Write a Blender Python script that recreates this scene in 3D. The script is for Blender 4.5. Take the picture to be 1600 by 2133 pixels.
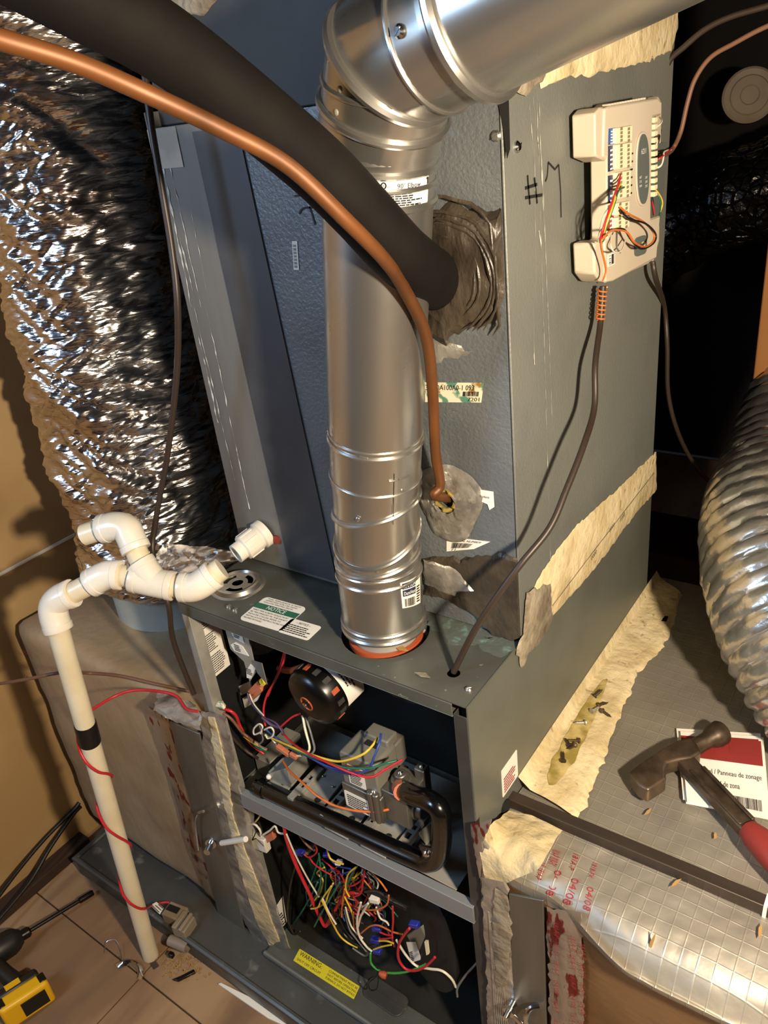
import bpy, bmesh, math, random
from mathutils import Vector as V, Matrix, noise
C = bpy.context.scene.collection
for o in list(bpy.data.objects):
    bpy.data.objects.remove(o)
random.seed(7)
PI = math.pi
W, D, S, H = 0.533, 0.689, 0.151, 0.877      # furnace width, depth, coil set-back, height (metres)
FZ = -0.94                                    # floor level; z = 0 is the furnace top

# ------------------------------------------------------------------ camera
FPX = 1619.9
CAM = V((0.93379, -0.62310, 0.66241))
RIGHT = V((0.81364, 0.57073, -0.11071)); DOWN = V((0.18316, -0.43238, -0.88289)); FWD = V((-0.55176, 0.69808, -0.45633))
cd = bpy.data.cameras.new('camera'); cam = bpy.data.objects.new('camera', cd); C.objects.link(cam)
cd.sensor_fit = 'VERTICAL'; cd.sensor_height = 36.0; cd.lens = FPX / 2133 * 36; cd.clip_start = 0.01
m3 = Matrix((RIGHT, -DOWN, -FWD)).transposed()
cam.matrix_world = Matrix.Translation(CAM) @ m3.to_4x4()
bpy.context.scene.camera = cam

# ------------------------------------------------------------------ world, lamps, exposure
world = bpy.data.worlds.new('world'); bpy.context.scene.world = world; world.use_nodes = True
bg = world.node_tree.nodes['Background']; bg.inputs[0].default_value = (0.55, 0.62, 0.8, 1); bg.inputs[1].default_value = 0.012
def lamp(name, kind, loc, energy, col, size=0.1, target=None):
    l = bpy.data.lights.new(name, kind); l.energy = energy; l.color = col
    if kind == 'AREA': l.shape = 'DISK'; l.size = size
    else: l.shadow_soft_size = size
    o = bpy.data.objects.new(name, l); C.objects.link(o); o.location = loc
    if target is not None:
        o.rotation_euler = (V(target) - V(loc)).to_track_quat('-Z', 'Y').to_euler()
    return o
lamp('work_lamp', 'POINT', (1.32, -0.46, 0.62), 138, (1.0, 0.83, 0.62), 0.035)
lamp('daylight_opening', 'AREA', (-0.75, -1.5, 1.0), 45.0, (0.45, 0.68, 1.0), 0.9, (-0.1, 0.3, 0.2))
vs = bpy.context.scene.view_settings
vs.view_transform = 'Standard'; vs.look = 'None'; vs.gamma = 1; vs.use_curve_mapping = False; vs.exposure = 0.0

# ------------------------------------------------------------------ helpers
def on(px, py, x=None, y=None, z=None, d=None):
    """point of the photograph (1600 x 2133) met with a known plane of the room"""
    r = RIGHT * ((px - 800) / FPX) + DOWN * ((py - 1066.5) / FPX) + FWD
    if d is not None: return CAM + r * d
    k, v = (0, x) if x is not None else (1, y) if y is not None else (2, z)
    return CAM + r * ((v - CAM[k]) / r[k])
def lin(h):
    h = h.lstrip('#'); c = [int(h[i:i+2], 16) / 255 for i in (0, 2, 4)]
    return tuple((x / 12.92 if x <= .04045 else ((x + .055) / 1.055) ** 2.4) for x in c) + (1,)
MATS = {}
def M(name, col, rough=.5, metal=0.0, col2=None, scale=12, lo=.4, hi=.6, bump=0.0, bscale=150, bdist=.002, stretch=(1, 1, 1),
      bstretch=None, vor=0.0, vscale=40, grid=0.0, gsize=.02, emit=None, coat=0.0, rvar=0.0, col3=None, scale3=60, lo3=.6, hi3=.66):
    m = bpy.data.materials.new(name); m.use_nodes = True; nt = m.node_tree; N = nt.nodes; L = nt.links
    b = N['Principled BSDF']; b.inputs['Base Color'].default_value = lin(col)
    b.inputs['Roughness'].default_value = rough; b.inputs['Metallic'].default_value = metal
    if coat: b.inputs['Coat Weight'].default_value = coat
    tc = N.new('ShaderNodeTexCoord')
    def coords(st):
        mp = N.new('ShaderNodeMapping'); mp.inputs['Scale'].default_value = st; L.new(tc.outputs['Object'], mp.inputs[0]); return mp.outputs[0]
    def nz(sc, st, det=5):
        n = N.new('ShaderNodeTexNoise'); n.inputs['Scale'].default_value = sc; n.inputs['Detail'].default_value = det
        L.new(coords(st), n.inputs['Vector']); return n.outputs[0]
    def ramp(src, a, bb):
        r = N.new('ShaderNodeMapRange'); r.inputs[1].default_value = a; r.inputs[2].default_value = bb; L.new(src, r.inputs[0]); return r.outputs[0]
    cur = None
    if col2:
        mx = N.new('ShaderNodeMix'); mx.data_type = 'RGBA'; f = ramp(nz(scale, stretch), lo, hi)
        L.new(f, mx.inputs[0]); mx.inputs[6].default_value = lin(col); mx.inputs[7].default_value = lin(col2); cur = mx.outputs[2]
        if rvar:
            rr = N.new('ShaderNodeMapRange'); rr.inputs[3].default_value = rough; rr.inputs[4].default_value = rough + rvar
            L.new(f, rr.inputs[0]); L.new(rr.outputs[0], b.inputs['Roughness'])
    if col3:
        mx = N.new('ShaderNodeMix'); mx.data_type = 'RGBA'; f = ramp(nz(scale3, stretch, 8), lo3, hi3)
        L.new(f, mx.inputs[0]); mx.inputs[6].default_value = lin(col); mx.inputs[7].default_value = lin(col3)
        if cur: L.new(cur, mx.inputs[6])
        cur = mx.outputs[2]
    h = None
    def addh(src, k):
        nonlocal h
        mu = N.new('ShaderNodeMath'); mu.operation = 'MULTIPLY'; mu.inputs[1].default_value = k; L.new(src, mu.inputs[0])
        if h is None: h = mu.outputs[0]
        else:
            a = N.new('ShaderNodeMath'); a.operation = 'ADD'; L.new(h, a.inputs[0]); L.new(mu.outputs[0], a.inputs[1]); h = a.outputs[0]
    if bump: addh(nz(bscale, bstretch or stretch, 4), bump)
    if vor:
        v = N.new('ShaderNodeTexVoronoi'); v.feature = 'DISTANCE_TO_EDGE'; v.inputs['Scale'].default_value = vscale
        L.new(coords(bstretch or stretch), v.inputs['Vector']); addh(ramp(v.outputs['Distance'], 0, .12), vor)
    if grid:
        sx = N.new('ShaderNodeSeparateXYZ'); L.new(coords((1 / gsize,) * 3), sx.inputs[0]); g = None
        for k in (0, 1, 2):
            fr = N.new('ShaderNodeMath'); fr.operation = 'PINGPONG'; fr.inputs[1].default_value = .5; L.new(sx.outputs[k], fr.inputs[0])
            ln = ramp(fr.outputs[0], .06, .0)
            if k == 2: continue
            if g is None: g = ln
            else:
                mm = N.new('ShaderNodeMath'); mm.operation = 'MAXIMUM'; L.new(g, mm.inputs[0]); L.new(ln, mm.inputs[1]); g = mm.outputs[0]
        addh(g, grid)
    if cur: L.new(cur, b.inputs['Base Color'])
    if h is not None:
        bp = N.new('ShaderNodeBump'); bp.inputs['Distance'].default_value = bdist; bp.inputs['Strength'].default_value = 1.0
        L.new(h, bp.inputs['Height']); L.new(bp.outputs[0], b.inputs['Normal'])
    MATS[name] = m; return m

def spline(pts, n=8):
    P = [V(p) for p in pts]; out = []
    for i in range(len(P) - 1):
        a = P[max(i - 1, 0)]; b = P[i]; c = P[i + 1]; d = P[min(i + 2, len(P) - 1)]
        for k in range(n):
            t = k / n
            out.append(.5 * ((2 * b) + (c - a) * t + (2 * a - 5 * b + 4 * c - d) * t * t + (3 * b - a - 3 * c + d) * t ** 3))
    out.append(P[-1]); return out
def frame(ax):
    ax = V(ax).normalized(); u = ax.orthogonal().normalized(); return u, ax.cross(u), ax
class MB:
    def __init__(s): s.bm = bmesh.new(); s.mi = 0
    def face(s, vs):
        try:
            f = s.bm.faces.new(vs); f.material_index = s.mi; return f
        except ValueError: return None
    def box(s, x0, x1, y0, y1, z0, z1):
        return s.obox((x0, y0, z0), (x1 - x0, 0, 0), (0, y1 - y0, 0), (0, 0, z1 - z0))
    def obox(s, o, a, b, c):
        o, a, b, c = V(o), V(a), V(b), V(c)
        if a.cross(b).dot(c) < 0: a, b = b, a
        v = [s.bm.verts.new(o + a * i + b * j + c * k) for k in (0, 1) for j in (0, 1) for i in (0, 1)]
        for q in ((0, 2, 3, 1), (4, 5, 7, 6), (0, 1, 5, 4), (1, 3, 7, 5), (3, 2, 6, 7), (2, 0, 4, 6)): s.face([v[i] for i in q])
        return s
    def prism(s, pts, vec):
        vec = V(vec); P = [V(p) for p in pts]
        nrm = V((0, 0, 0))
        for i in range(1, len(P) - 1): nrm += (P[i] - P[0]).cross(P[i + 1] - P[0])
        if nrm.dot(vec) < 0: P.reverse()
        a = [s.bm.verts.new(p) for p in P]; b = [s.bm.verts.new(p + vec) for p in P]; n = len(P)
        s.face(list(reversed(a))); s.face(b)
        for i in range(n): s.face([a[i], a[(i + 1) % n], b[(i + 1) % n], b[i]])
        return s
    def plate(s, loops, vec):
        """flat sheet with holes; loops[0] is the outline"""
        vec = V(vec); es = []; bots = []
        for lp in loops:
            vs = [s.bm.verts.new(V(p)) for p in lp]; bots.append(vs)
            for i in range(len(vs)): es.append(s.bm.edges.new((vs[i], vs[(i + 1) % len(vs)])))
        r = bmesh.ops.triangle_fill(s.bm, use_beauty=True, edges=es, normal=vec)
        fs = [g for g in r['geom'] if isinstance(g, bmesh.types.BMFace)]
        mp = {}
        for lp in bots:
            for v in lp: mp[v] = s.bm.verts.new(v.co + vec)
        for f in fs:
            f.material_index = s.mi
            if f.normal.dot(vec) < 0: f.normal_flip()
            s.face([mp[v] for v in f.verts])
        for f in fs: f.normal_flip()
        for lp in bots:
            n = len(lp)
            for i in range(n): s.face([lp[i], lp[(i + 1) % n], mp[lp[(i + 1) % n]], mp[lp[i]]])
        return s
    def tube(s, pts, r, seg=10, closed=False, caps=True, sq=None):
        P = [V(p) for p in pts]; n = len(P); rings = []
        rs = r if isinstance(r, (list, tuple)) else [r] * n
        T = []
        for i in range(n):
            a = P[(i - 1) % n] if (closed or i > 0) else None; b = P[(i + 1) % n] if (closed or i < n - 1) else None
            t1 = (P[i] - a).normalized() if a is not None else None; t2 = (b - P[i]).normalized() if b is not None else None
            t = (t1 or t2) + (t2 or t1); T.append((t.normalized(), t1 or t2))
        u = T[0][0].orthogonal().normalized() if sq is None else (V(sq) - T[0][0] * V(sq).dot(T[0][0])).normalized()
        for i in range(n):
            t, t1 = T[i]; u = (u - t * u.dot(t)); u.normalize(); v = t.cross(u); ring = []
            cosh = max(t.dot(t1), .5); bend = (t1 - t * t1.dot(t))
            bl = bend.length; bd = bend / bl if bl > 1e-6 else None
            for k in range(seg):
                a = 2 * PI * k / seg; q = (u * math.cos(a) + v * math.sin(a)) * rs[i]
                if bd is not None: q += bd * (q.dot(bd)) * (1 / cosh - 1)
                ring.append(s.bm.verts.new(P[i] + q))
            rings.append(ring)
        m = n if closed else n - 1
        for i in range(m):
            A = rings[i]; B = rings[(i + 1) % n]
            for k in range(seg): s.face([A[k], A[(k + 1) % seg], B[(k + 1) % seg], B[k]])
        if caps and not closed: s.face(list(reversed(rings[0]))); s.face(rings[-1])
        return s
    def lathe(s, o, ax, prof, seg=32, cap=True):
        o = V(o); u, v, ax = frame(ax); rings = []
        for r, h in prof:
            rings.append([s.bm.verts.new(o + ax * h + (u * math.cos(2 * PI * k / seg) + v * math.sin(2 * PI * k / seg)) * max(r, 1e-5)) for k in range(seg)])
        for A, B in zip(rings, rings[1:]):
            for k in range(seg): s.face([A[k], A[(k + 1) % seg], B[(k + 1) % seg], B[k]])
        if cap: s.face(list(reversed(rings[0]))); s.face(rings[-1])
        return s
    def cyl(s, o, ax, r, h, seg=24): return s.lathe(o, ax, [(r, 0), (r, h)], seg)
    def ball(s, o, r, sx=(1, 1, 1)):
        mt = Matrix.Translation(V(o)) @ Matrix.Diagonal((r * sx[0], r * sx[1], r * sx[2], 1))
        g = bmesh.ops.create_uvsphere(s.bm, u_segments=12, v_segments=8, radius=1, matrix=mt)
        for v in g['verts']:
            for f in v.link_faces: f.material_index = s.mi
        return s
    def grid(s, fn, nu, nv, wrap=False):
        g = [[s.bm.verts.new(fn(i / nu, j / nv)) for j in range(nv + 1)] for i in range(nu + (0 if wrap else 1))]
        for i in range(nu):
            for j in range(nv):
                a = g[i]; b = g[(i + 1) % len(g)]; s.face([a[j], b[j], b[j + 1], a[j + 1]])
        return s
    def jitter(s, amp, fr=40, seed=0):
        for v in s.bm.verts: v.co += V((noise.noise(v.co * fr + V((seed, 0, 0))), noise.noise(v.co * fr + V((0, seed + 9, 0))), noise.noise(v.co * fr + V((0, 0, seed + 21))))) * amp
        return s
    def build(s, name, mat, parent=None, smooth=35, bevel=0, loc=None, kind=None, seg=2):
        me = bpy.data.meshes.new(name); bm = s.bm
        bmesh.ops.recalc_face_normals(bm, faces=bm.faces[:]) if False else None
        vs = [v.co for v in bm.verts]
        if parent is not None: off = OFF[parent.name]
        elif loc is not None: off = V(loc)
        else:
            x = [v.x for v in vs]; y = [v.y for v in vs]; z = [v.z for v in vs]
            off = V(((min(x) + max(x)) / 2, (min(y) + max(y)) / 2, min(z)))
        for v in bm.verts: v.co -= off
        bm.to_mesh(me); bm.free()
        for m in (mat if isinstance(mat, (list, tuple)) else [mat]): me.materials.append(MATS[m])
        o = bpy.data.objects.new(name, me); C.objects.link(o); OFF[o.name] = off.copy()
        if parent is not None: o.parent = parent
        else: o.location = off
        if smooth:
            me.polygons.foreach_set('use_smooth', [True] * len(me.polygons)); me.set_sharp_from_angle(angle=math.radians(smooth))
        if bevel:
            b = o.modifiers.new('bevel', 'BEVEL'); b.width = bevel; b.segments = seg; b.limit_method = 'ANGLE'; b.angle_limit = math.radians(40)
        if kind: o['kind'] = kind
        return o
OFF = {}
def tag(o, label, cat, group=None):
    o['label'] = label; o['category'] = cat
    if group: o['group'] = group
    return o
def thing(name, label, cat, loc, group=None):
    o = bpy.data.objects.new(name, None); C.objects.link(o); o.location = loc; o.empty_display_size = .05
    OFF[o.name] = V(loc); return tag(o, label, cat, group)
def structure(o): o['kind'] = 'structure'; return o
def lab(o, label): o['label'] = label; return o
def wire(pts, r, mat, parent=None, name='wire', n=8, seg=6):
    return MB().tube(spline(pts, n), r, seg).build(name, mat, parent, smooth=60)
# writing -------------------------------------------------------------------
FONT = {}
def glyphs(s):
    if s not in FONT:
        c = bpy.data.curves.new('t', 'FONT'); c.body = s; c.resolution_u = 2
        o = bpy.data.objects.new('t', c); C.objects.link(o)
        me = bpy.data.meshes.new_from_object(o.evaluated_get(bpy.context.evaluated_depsgraph_get()))
        vs = [v.co.copy() for v in me.vertices]; fs = [tuple(p.vertices) for p in me.polygons]
        bpy.data.objects.remove(o); bpy.data.curves.remove(c); bpy.data.meshes.remove(me)
        FONT[s] = (vs, fs)
    return FONT[s]
def put_text(mb, s, w, h, fn):
    """fn(u, v) -> point; text fills w x h from u=v=0"""
    vs, fs = glyphs(s)
    if not vs: return
    x0 = min(v.x for v in vs); x1 = max(v.x for v in vs); y0 = min(v.y for v in vs); y1 = max(v.y for v in vs)
    if w is None: w = h * (x1 - x0) / max(y1 - y0, 1e-6)
    nv = [mb.bm.verts.new(fn((v.x - x0) / max(x1 - x0, 1e-6) * w, (v.y - y0) / max(y1 - y0, 1e-6) * h)) for v in vs]
    for f in fs: mb.face([nv[i] for i in f])
def plane_fn(o, ux, uy, lift=.0006):
    o, ux, uy = V(o), V(ux).normalized(), V(uy).normalized(); n = ux.cross(uy) * lift
    return lambda u, v: o + ux * u + uy * v + n
def lines(mb, fn, w, h, n, rnd, fill=.55):
    """small print too fine to read: rows of word-length dashes"""
    for i in range(n):
        y0 = h * (1 - (i + 1) / n); t = h / n * fill; x = 0.0; end = w * rnd.uniform(.7, 1)
        while x < end:
            l = min(rnd.uniform(.02, .09) * w + h / n * .4, end - x)
            mb.face([mb.bm.verts.new(fn(*q)) for q in ((x, y0), (x + l, y0), (x + l, y0 + t), (x, y0 + t))]); x += l + w * .018
def bars(mb, fn, w, h, n, rnd):
    x = 0
    for i in range(n):
        l = w / n * rnd.uniform(.25, .75)
        mb.face([mb.bm.verts.new(fn(*q)) for q in ((x, 0), (x + l, 0), (x + l, h), (x, h))]); x += w / n
def stroke(mb, pts, wd, nrm):
    nrm = V(nrm).normalized(); P = [V(p) for p in pts]
    L = []
    for i in range(len(P)):
        t = (P[min(i + 1, len(P) - 1)] - P[max(i - 1, 0)]).normalized(); s = t.cross(nrm).normalized() * wd * .5
        L.append((P[i] - s + nrm * .0008, P[i] + s + nrm * .0008))
    for a, b in zip(L, L[1:]): mb.face([mb.bm.verts.new(q) for q in (a[0], a[1], b[1], b[0])])
def blob(mb, pts, nrm, th, jit=.003, step=.008, seed=0, inset=.004):
    """hand-smeared patch: ragged outline, thin body with a feathered rim, uneven top"""
    nrm = V(nrm).normalized(); P = [V(p) for p in pts]; rim = []
    for a, b in zip(P, P[1:] + P[:1]):
        n = max(1, int((b - a).length / step))
        for k in range(n): rim.append(a.lerp(b, k / n))
    c = sum(rim, V()) / len(rim); out = []
    for p in rim:
        q = V((noise.noise(p * 90 + V((seed, 1, 2))), noise.noise(p * 90 + V((3, seed, 5))), noise.noise(p * 90 + V((7, 8, seed)))))
        q -= nrm * q.dot(nrm); out.append(p + q * jit * 1.6)
    base = [mb.bm.verts.new(p) for p in out]; k = len(out)
    top = []
    for p in out:
        d = (c - p); d -= nrm * d.dot(nrm); top.append(mb.bm.verts.new(p + d.normalized() * min(inset, d.length * .3) + nrm * th))
    for i in range(k): mb.face([base[i], base[(i + 1) % k], top[(i + 1) % k], top[i]])
    es = [mb.bm.edges.get((top[i], top[(i + 1) % k])) for i in range(k)]
    r = bmesh.ops.triangle_fill(mb.bm, use_beauty=True, edges=[e for e in es if e], normal=nrm)
    for f in r['geom']:
        if isinstance(f, bmesh.types.BMFace): f.material_index = mb.mi
    bmesh.ops.recalc_face_normals(mb.bm, faces=mb.bm.faces[:])
def ring(c, u, v, r, n=32, a0=0, a1=2 * PI, r2=None):
    c, u, v = V(c), V(u).normalized(), V(v).normalized(); r2 = r2 or r; full = abs(a1 - a0 - 2 * PI) < 1e-6
    return [c + u * r * math.cos(a0 + (a1 - a0) * k / (n if full else n - 1)) + v * r2 * math.sin(a0 + (a1 - a0) * k / (n if full else n - 1)) for k in range(n)]
X, Y, Z = V((1, 0, 0)), V((0, 1, 0)), V((0, 0, 1))

# ------------------------------------------------------------------ materials
M('galv', '#c2c0ba', .25, .93, '#b2b0aa', 9, .3, .7, bump=.03, bscale=60, bdist=.001, rvar=.08)
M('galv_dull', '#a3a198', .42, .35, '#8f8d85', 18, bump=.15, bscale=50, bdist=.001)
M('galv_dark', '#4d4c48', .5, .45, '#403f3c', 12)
M('plenum_grey', '#3c3b38', .6, .1, '#2f2f2d', 8)
M('furnace_paint', '#62645c', .42, .15, '#585a52', 6, bump=.05, bscale=90, bdist=.001)
M('furnace_top', '#52544e', .45, .2, '#484a45', 14, bump=.06, bscale=80, bdist=.001, col3='#85887f', scale3=90, lo3=.68, hi3=.74)
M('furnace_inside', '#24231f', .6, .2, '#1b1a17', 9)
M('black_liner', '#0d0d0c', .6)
M('coil_textured', '#6d7274', .42, .35, '#62676a', 8, bump=.7, bscale=230, bdist=.0016)
M('coil_side', '#73756f', .5, .25, '#686a65', 5, bump=.5, bscale=210, bdist=.0014)
M('coil_strip', '#6f6f6b', .5, .25, '#605f5c', 10, stretch=(1, 1, .12), bump=.2, bscale=40, bdist=.001)
M('mastic_cream', '#d0c09a', .72, 0, '#bba97f', 14, bump=.9, bscale=70, bdist=.004, col3='#8d7c58', scale3=55, lo3=.64, hi3=.72)
M('mastic_grey', '#40382d', .42, .0, '#312a22', 16, bump=.9, bscale=60, bdist=.005, bstretch=(1, 1, .5))
M('mastic_brown', '#6d6252', .6, 0, '#8d8370', 25, bump=.9, bscale=80, bdist=.004)
M('white_streak', '#c9c8bd', .7, 0, '#8b8b84', 60, lo=.45, hi=.6, bump=.5, bscale=120)
M('foil', '#c9c6c0', .24, 1.0, '#a8a59f', 8, bump=.8, bscale=26, bdist=.010, rvar=.1)
M('foil_duct', '#d2d0ce', .2, 1.0, '#bcb0ac', 7, lo=.45, hi=.7, bump=.55, bscale=11, bdist=.010, bstretch=(1, 1, 5), vor=.05, vscale=14)
M('foil_tape', '#bdb9b0', .32, .7, '#97938a', 30, bump=.8, bscale=35, bdist=.005)
M('foil_scrim', '#b9b3a6', .45, .75, '#a7a094', 6, bump=.5, bscale=18, bdist=.004, grid=.07, gsize=.019, rvar=.1)
M('foil_scrim_dull', '#a8a39a', .45, .75, '#978f84', 6, bump=.6, bscale=22, bdist=.005, grid=.12, gsize=.0125, rvar=.1)
M('flex_foil', '#cbc9c4', .27, .92, '#bab7b2', 12, bump=.5, bscale=30, bdist=.004, vor=.03, vscale=30)
M('black_plastic_duct', '#1a1816', .25, .6, '#0e0d0c', 12, bump=.9, bscale=22, bdist=.012, vor=.4, vscale=30)
M('rubber', '#0d0a08', .8, 0, '#120e0b', 16, bump=.12, bscale=120, bdist=.001); MATS['rubber'].node_tree.nodes['Principled BSDF'].inputs['Specular IOR Level'].default_value = .15
M('copper', '#6b411f', .5, .35, '#523116', 14, stretch=(1, 1, .3))
M('pvc', '#ddd8cc', .3, 0, '#d2cab8', 9, coat=.2)
M('pvc_pipe', '#d9cfb4', .35, 0, '#d0c4a5', 12, coat=.1)
M('tape_black', '#0b0b0b', .4)
M('plywood', '#9a7d5b', .75, 0, '#7c5f43', 7, stretch=(1, .25, 1), bump=.3, bscale=60, bdist=.001, col3='#6e5640', scale3=14, lo3=.54, hi3=.72)
M('seam_dark', '#3b2a1d', .9)
M('fibreboard', '#ab8d5f', .7, 0, '#9a7c50', 3, bump=.1, bscale=40, bdist=.001)
M('lumber', '#8a5a2a', .65, 0, '#6f4520', 10, stretch=(1, 1, .08), bump=.25, bscale=60, bdist=.001)
M('lumber_dark', '#3a2415', .8, 0, '#28180d', 6, stretch=(1, 1, .1))
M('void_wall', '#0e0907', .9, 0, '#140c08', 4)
M('pan_steel', '#6a6c68', .38, .75, '#57595a', 8, lo=.35, hi=.65, rvar=.2, bump=.1, bscale=40, bdist=.001, col3='#8d8d86', scale3=22, lo3=.62, hi3=.72)
M('label_white', '#d9d6cc', .5)
M('label_stained', '#cfc9b0', .5, 0, '#4f7d68', 60, lo=.52, hi=.6, col3='#8a6a2c', scale3=45, lo3=.6, hi3=.66)
M('label_green', '#1d5c44', .5)
M('foam_yellow', '#7d6c2c', .8)
M('label_yellow', '#c9bd2a', .5)
M('label_orange', '#c9622c', .5)
M('label_red', '#b03838', .5)
M('ink', '#14130f', .7)
M('ink_blue', '#22233f', .6)
M('ink_red', '#8e2430', .7)
M('ink_white', '#e6e6e0', .6)
M('panel_beige', '#c0b5a3', .45, 0, '#b9ad98', 5)
M('panel_grey', '#59615f', .4)
M('panel_blue', '#1f4d8f', .45)
M('panel_navy', '#20294f', .45)
M('panel_red', '#8a2a2c', .45)
M('terminal', '#e3d6b2', .45)
M('dark_hole', '#050505', .9)
M('valve_grey', '#6d6b60', .5, 0, '#64625a', 8)
M('cast_alu', '#85837c', .42, .8, '#74726c', 20)
M('black_paint', '#090909', .22, 0, coat=.4)
M('motor_black', '#0a0908', .28, .2)
M('orange_rubber', '#a04a28', .5)
M('w_red', '#b3222a', .4); M('w_white', '#cfc8b4', .45); M('w_yellow', '#cfae3a', .45); M('w_green', '#1d6149', .45); M('w_blue', '#27408a', .45)
M('w_black', '#12110f', .4); M('w_orange', '#bb6428', .45); M('w_purple', '#4c3a55', .45); M('w_brown', '#6b4a36', .45); M('w_grey', '#6a6a68', .45)
M('cable_brown', '#2f251e', .45); M('cable_tan', '#6d4c3a', .5); M('w_limegreen', '#3f9a3f', .45)
M('connector_blue', '#222a86', .35); M('connector_white', '#cfcabc', .5); M('connector_peach', '#b0674a', .5)
M('board_green', '#23463f', .5); M('chrome', '#cfd2d4', .15, 1.0)
M('tool_steel', '#6e5d4c', .42, .75, '#4a3e32', 25, bump=.3, bscale=60, bdist=.002)
M('bar_steel', '#4b4138', .5, .6, '#3b322b', 20, stretch=(.15, 1, 1), bump=.15, bscale=80, bdist=.001)
M('grip_red', '#7c2923', .5); M('drill_black', '#161513', .45); M('drill_yellow', '#d9a714', .4)
M('rail_grey', '#85888a', .4, .35)
M('strip_shadow', '#45484c', .45, .2, '#3a3d42', 6)  # blue-grey tone with the vent's shadow put into the colour
M('kraft_foil', '#8f7150', .36, .45, '#7a5c3c', 6, bump=.6, bscale=14, bdist=.006, bstretch=(.5, 1, 1.5))
M('paper', '#d8d5cd', .6); M('paper_red', '#802a26', .5); M('switch_tan', '#7f7262', .5); M('wood_chip', '#a07c48', .8)
M('lid_beige', '#8b7a60', .6, 0, '#7d6c54', 8)
M('debris', '#3a2f26', .9)
# ------------------------------------------------------------------ the room
fl = structure(MB().box(-.7, 2.6, -1.8, 2.9, FZ - .04, FZ - .012).build('floor', 'seam_dark'))
xs = [-.7, -.243, .98, 2.2]; ys = [-1.6, -.79, -.181, .43, 1.04, 1.65, 2.26, 2.87]
for i in range(len(xs) - 1):
    for j in range(len(ys) - 1):
        sh = 0 if j % 2 == 0 else 0
        MB().box(xs[i] + .0015, xs[i + 1] - .0015, ys[j] + .0015, ys[j + 1] - .0015, FZ - .012, FZ).build('plywood_sheet', 'plywood', fl, bevel=.001)
wl = structure(MB().box(-.70, -.68, -1.4, .245, FZ, 1.3).build('wall_left', 'fibreboard'))
MB().box(-.68, -.6785, -1.0, .244, -.153, -.146).build('joint_strip', 'label_white', wl)
structure(MB().box(-.70, -.650, .245, .285, FZ, 1.3).build('trim_1', 'lumber', bevel=.003))
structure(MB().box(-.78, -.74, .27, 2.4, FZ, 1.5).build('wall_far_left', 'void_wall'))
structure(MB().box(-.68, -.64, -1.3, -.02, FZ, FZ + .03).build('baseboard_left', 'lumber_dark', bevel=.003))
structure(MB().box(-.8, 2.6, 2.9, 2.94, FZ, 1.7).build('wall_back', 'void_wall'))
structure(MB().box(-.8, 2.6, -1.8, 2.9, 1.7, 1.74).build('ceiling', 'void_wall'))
st = MB().obox(on(1545, 1000, y=1.0) + V((0, 0, -.9)), (.055, 0, 0), (0, .09, 0), (0, 0, 2.2)).build('trim_2', 'lumber', bevel=.003); structure(st)

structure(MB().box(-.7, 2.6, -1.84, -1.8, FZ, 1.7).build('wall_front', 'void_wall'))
for i in range(7): structure(MB().box(-.6 + i * .41, -.56 + i * .41, -1.8, -1.71, FZ, 1.7).build('trim_%d' % (3 + i), 'lumber', bevel=.003))  # unseen studs, added to streak the vent's reflections
for i in range(6): structure(MB().box(2.51, 2.6, -1.4 + i * .5, -1.36 + i * .5, FZ, 1.7).build('trim_%d' % (10 + i), 'lumber', bevel=.003))  # unseen right-hand studs, also added for reflections in the vent
structure(MB().box(2.6, 2.64, -1.8, 2.9, FZ, 1.7).build('wall_right', 'lumber_dark'))
# ------------------------------------------------------------------ drain pan under the furnace
pan = thing('drain_pan', 'grey sheet metal drain pan on the plywood floor under the furnace', 'pan', (.2, .2, FZ))
MB().box(-.592, 1.02, -.092, .72, FZ, -.884).build('tray', 'pan_steel', pan, bevel=.012)
m = MB(); m.tube([(-.588, .7, -.884), (-.588, -.088, -.884), (1.0, -.088, -.884)], .007, 8); m.build('rolled_rim', 'pan_steel', pan)
MB().box(-.004, W + .004, -.03, .69, -.886, -.8772).build('riser', 'pan_steel', pan, bevel=.002)

# ------------------------------------------------------------------ furnace
fu = thing('furnace', 'open grey upflow gas furnace with burners and loose wiring exposed', 'furnace', (W / 2, .3, -.877))
VB = on(803, 1314, z=0); DC = V((.056, .08, 0)); CH = on(945, 1402, z=0)
m = MB(); m.plate([[(0, 0, -.0015), (W, 0, -.0015), (W, D, -.0015), (0, D, -.0015)],
    ring(V((VB.x, VB.y, -.0015)), X, Y, .064, 40), ring(V((DC.x, DC.y, -.0015)), X, Y, .041, 32), ring(V((CH.x, CH.y, -.0015)), X, Y, .009, 14)], (0, 0, .0015))
m.build('top_panel', 'furnace_top', fu)
m = MB(); m.box(0, W - .021, -.0035, -.0015, -.019, .0005).box(0, W - .021, -.0035, .012, -.0205, -.019); m.build('top_lip', 'furnace_top', fu, bevel=.0008)
MB().box(W - .0015, W + .0005, -.001, D, -H, .001).build('side_panel', 'furnace_paint', fu)
MB().box(-.0005, .0015, -.001, D, -H, 0).build('side_panel', 'furnace_paint', fu)
MB().box(0, W, D - .002, D, -H, -.002).build('back_panel', 'furnace_paint', fu)
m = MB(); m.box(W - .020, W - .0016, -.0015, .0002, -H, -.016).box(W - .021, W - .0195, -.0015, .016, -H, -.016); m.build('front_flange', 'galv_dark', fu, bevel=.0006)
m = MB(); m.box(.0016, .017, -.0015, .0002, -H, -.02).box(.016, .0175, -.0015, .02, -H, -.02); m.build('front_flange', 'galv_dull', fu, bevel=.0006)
MB().box(.002, .0042, .021, .35, -.42, -.004).build('liner', 'black_liner', fu)
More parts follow.
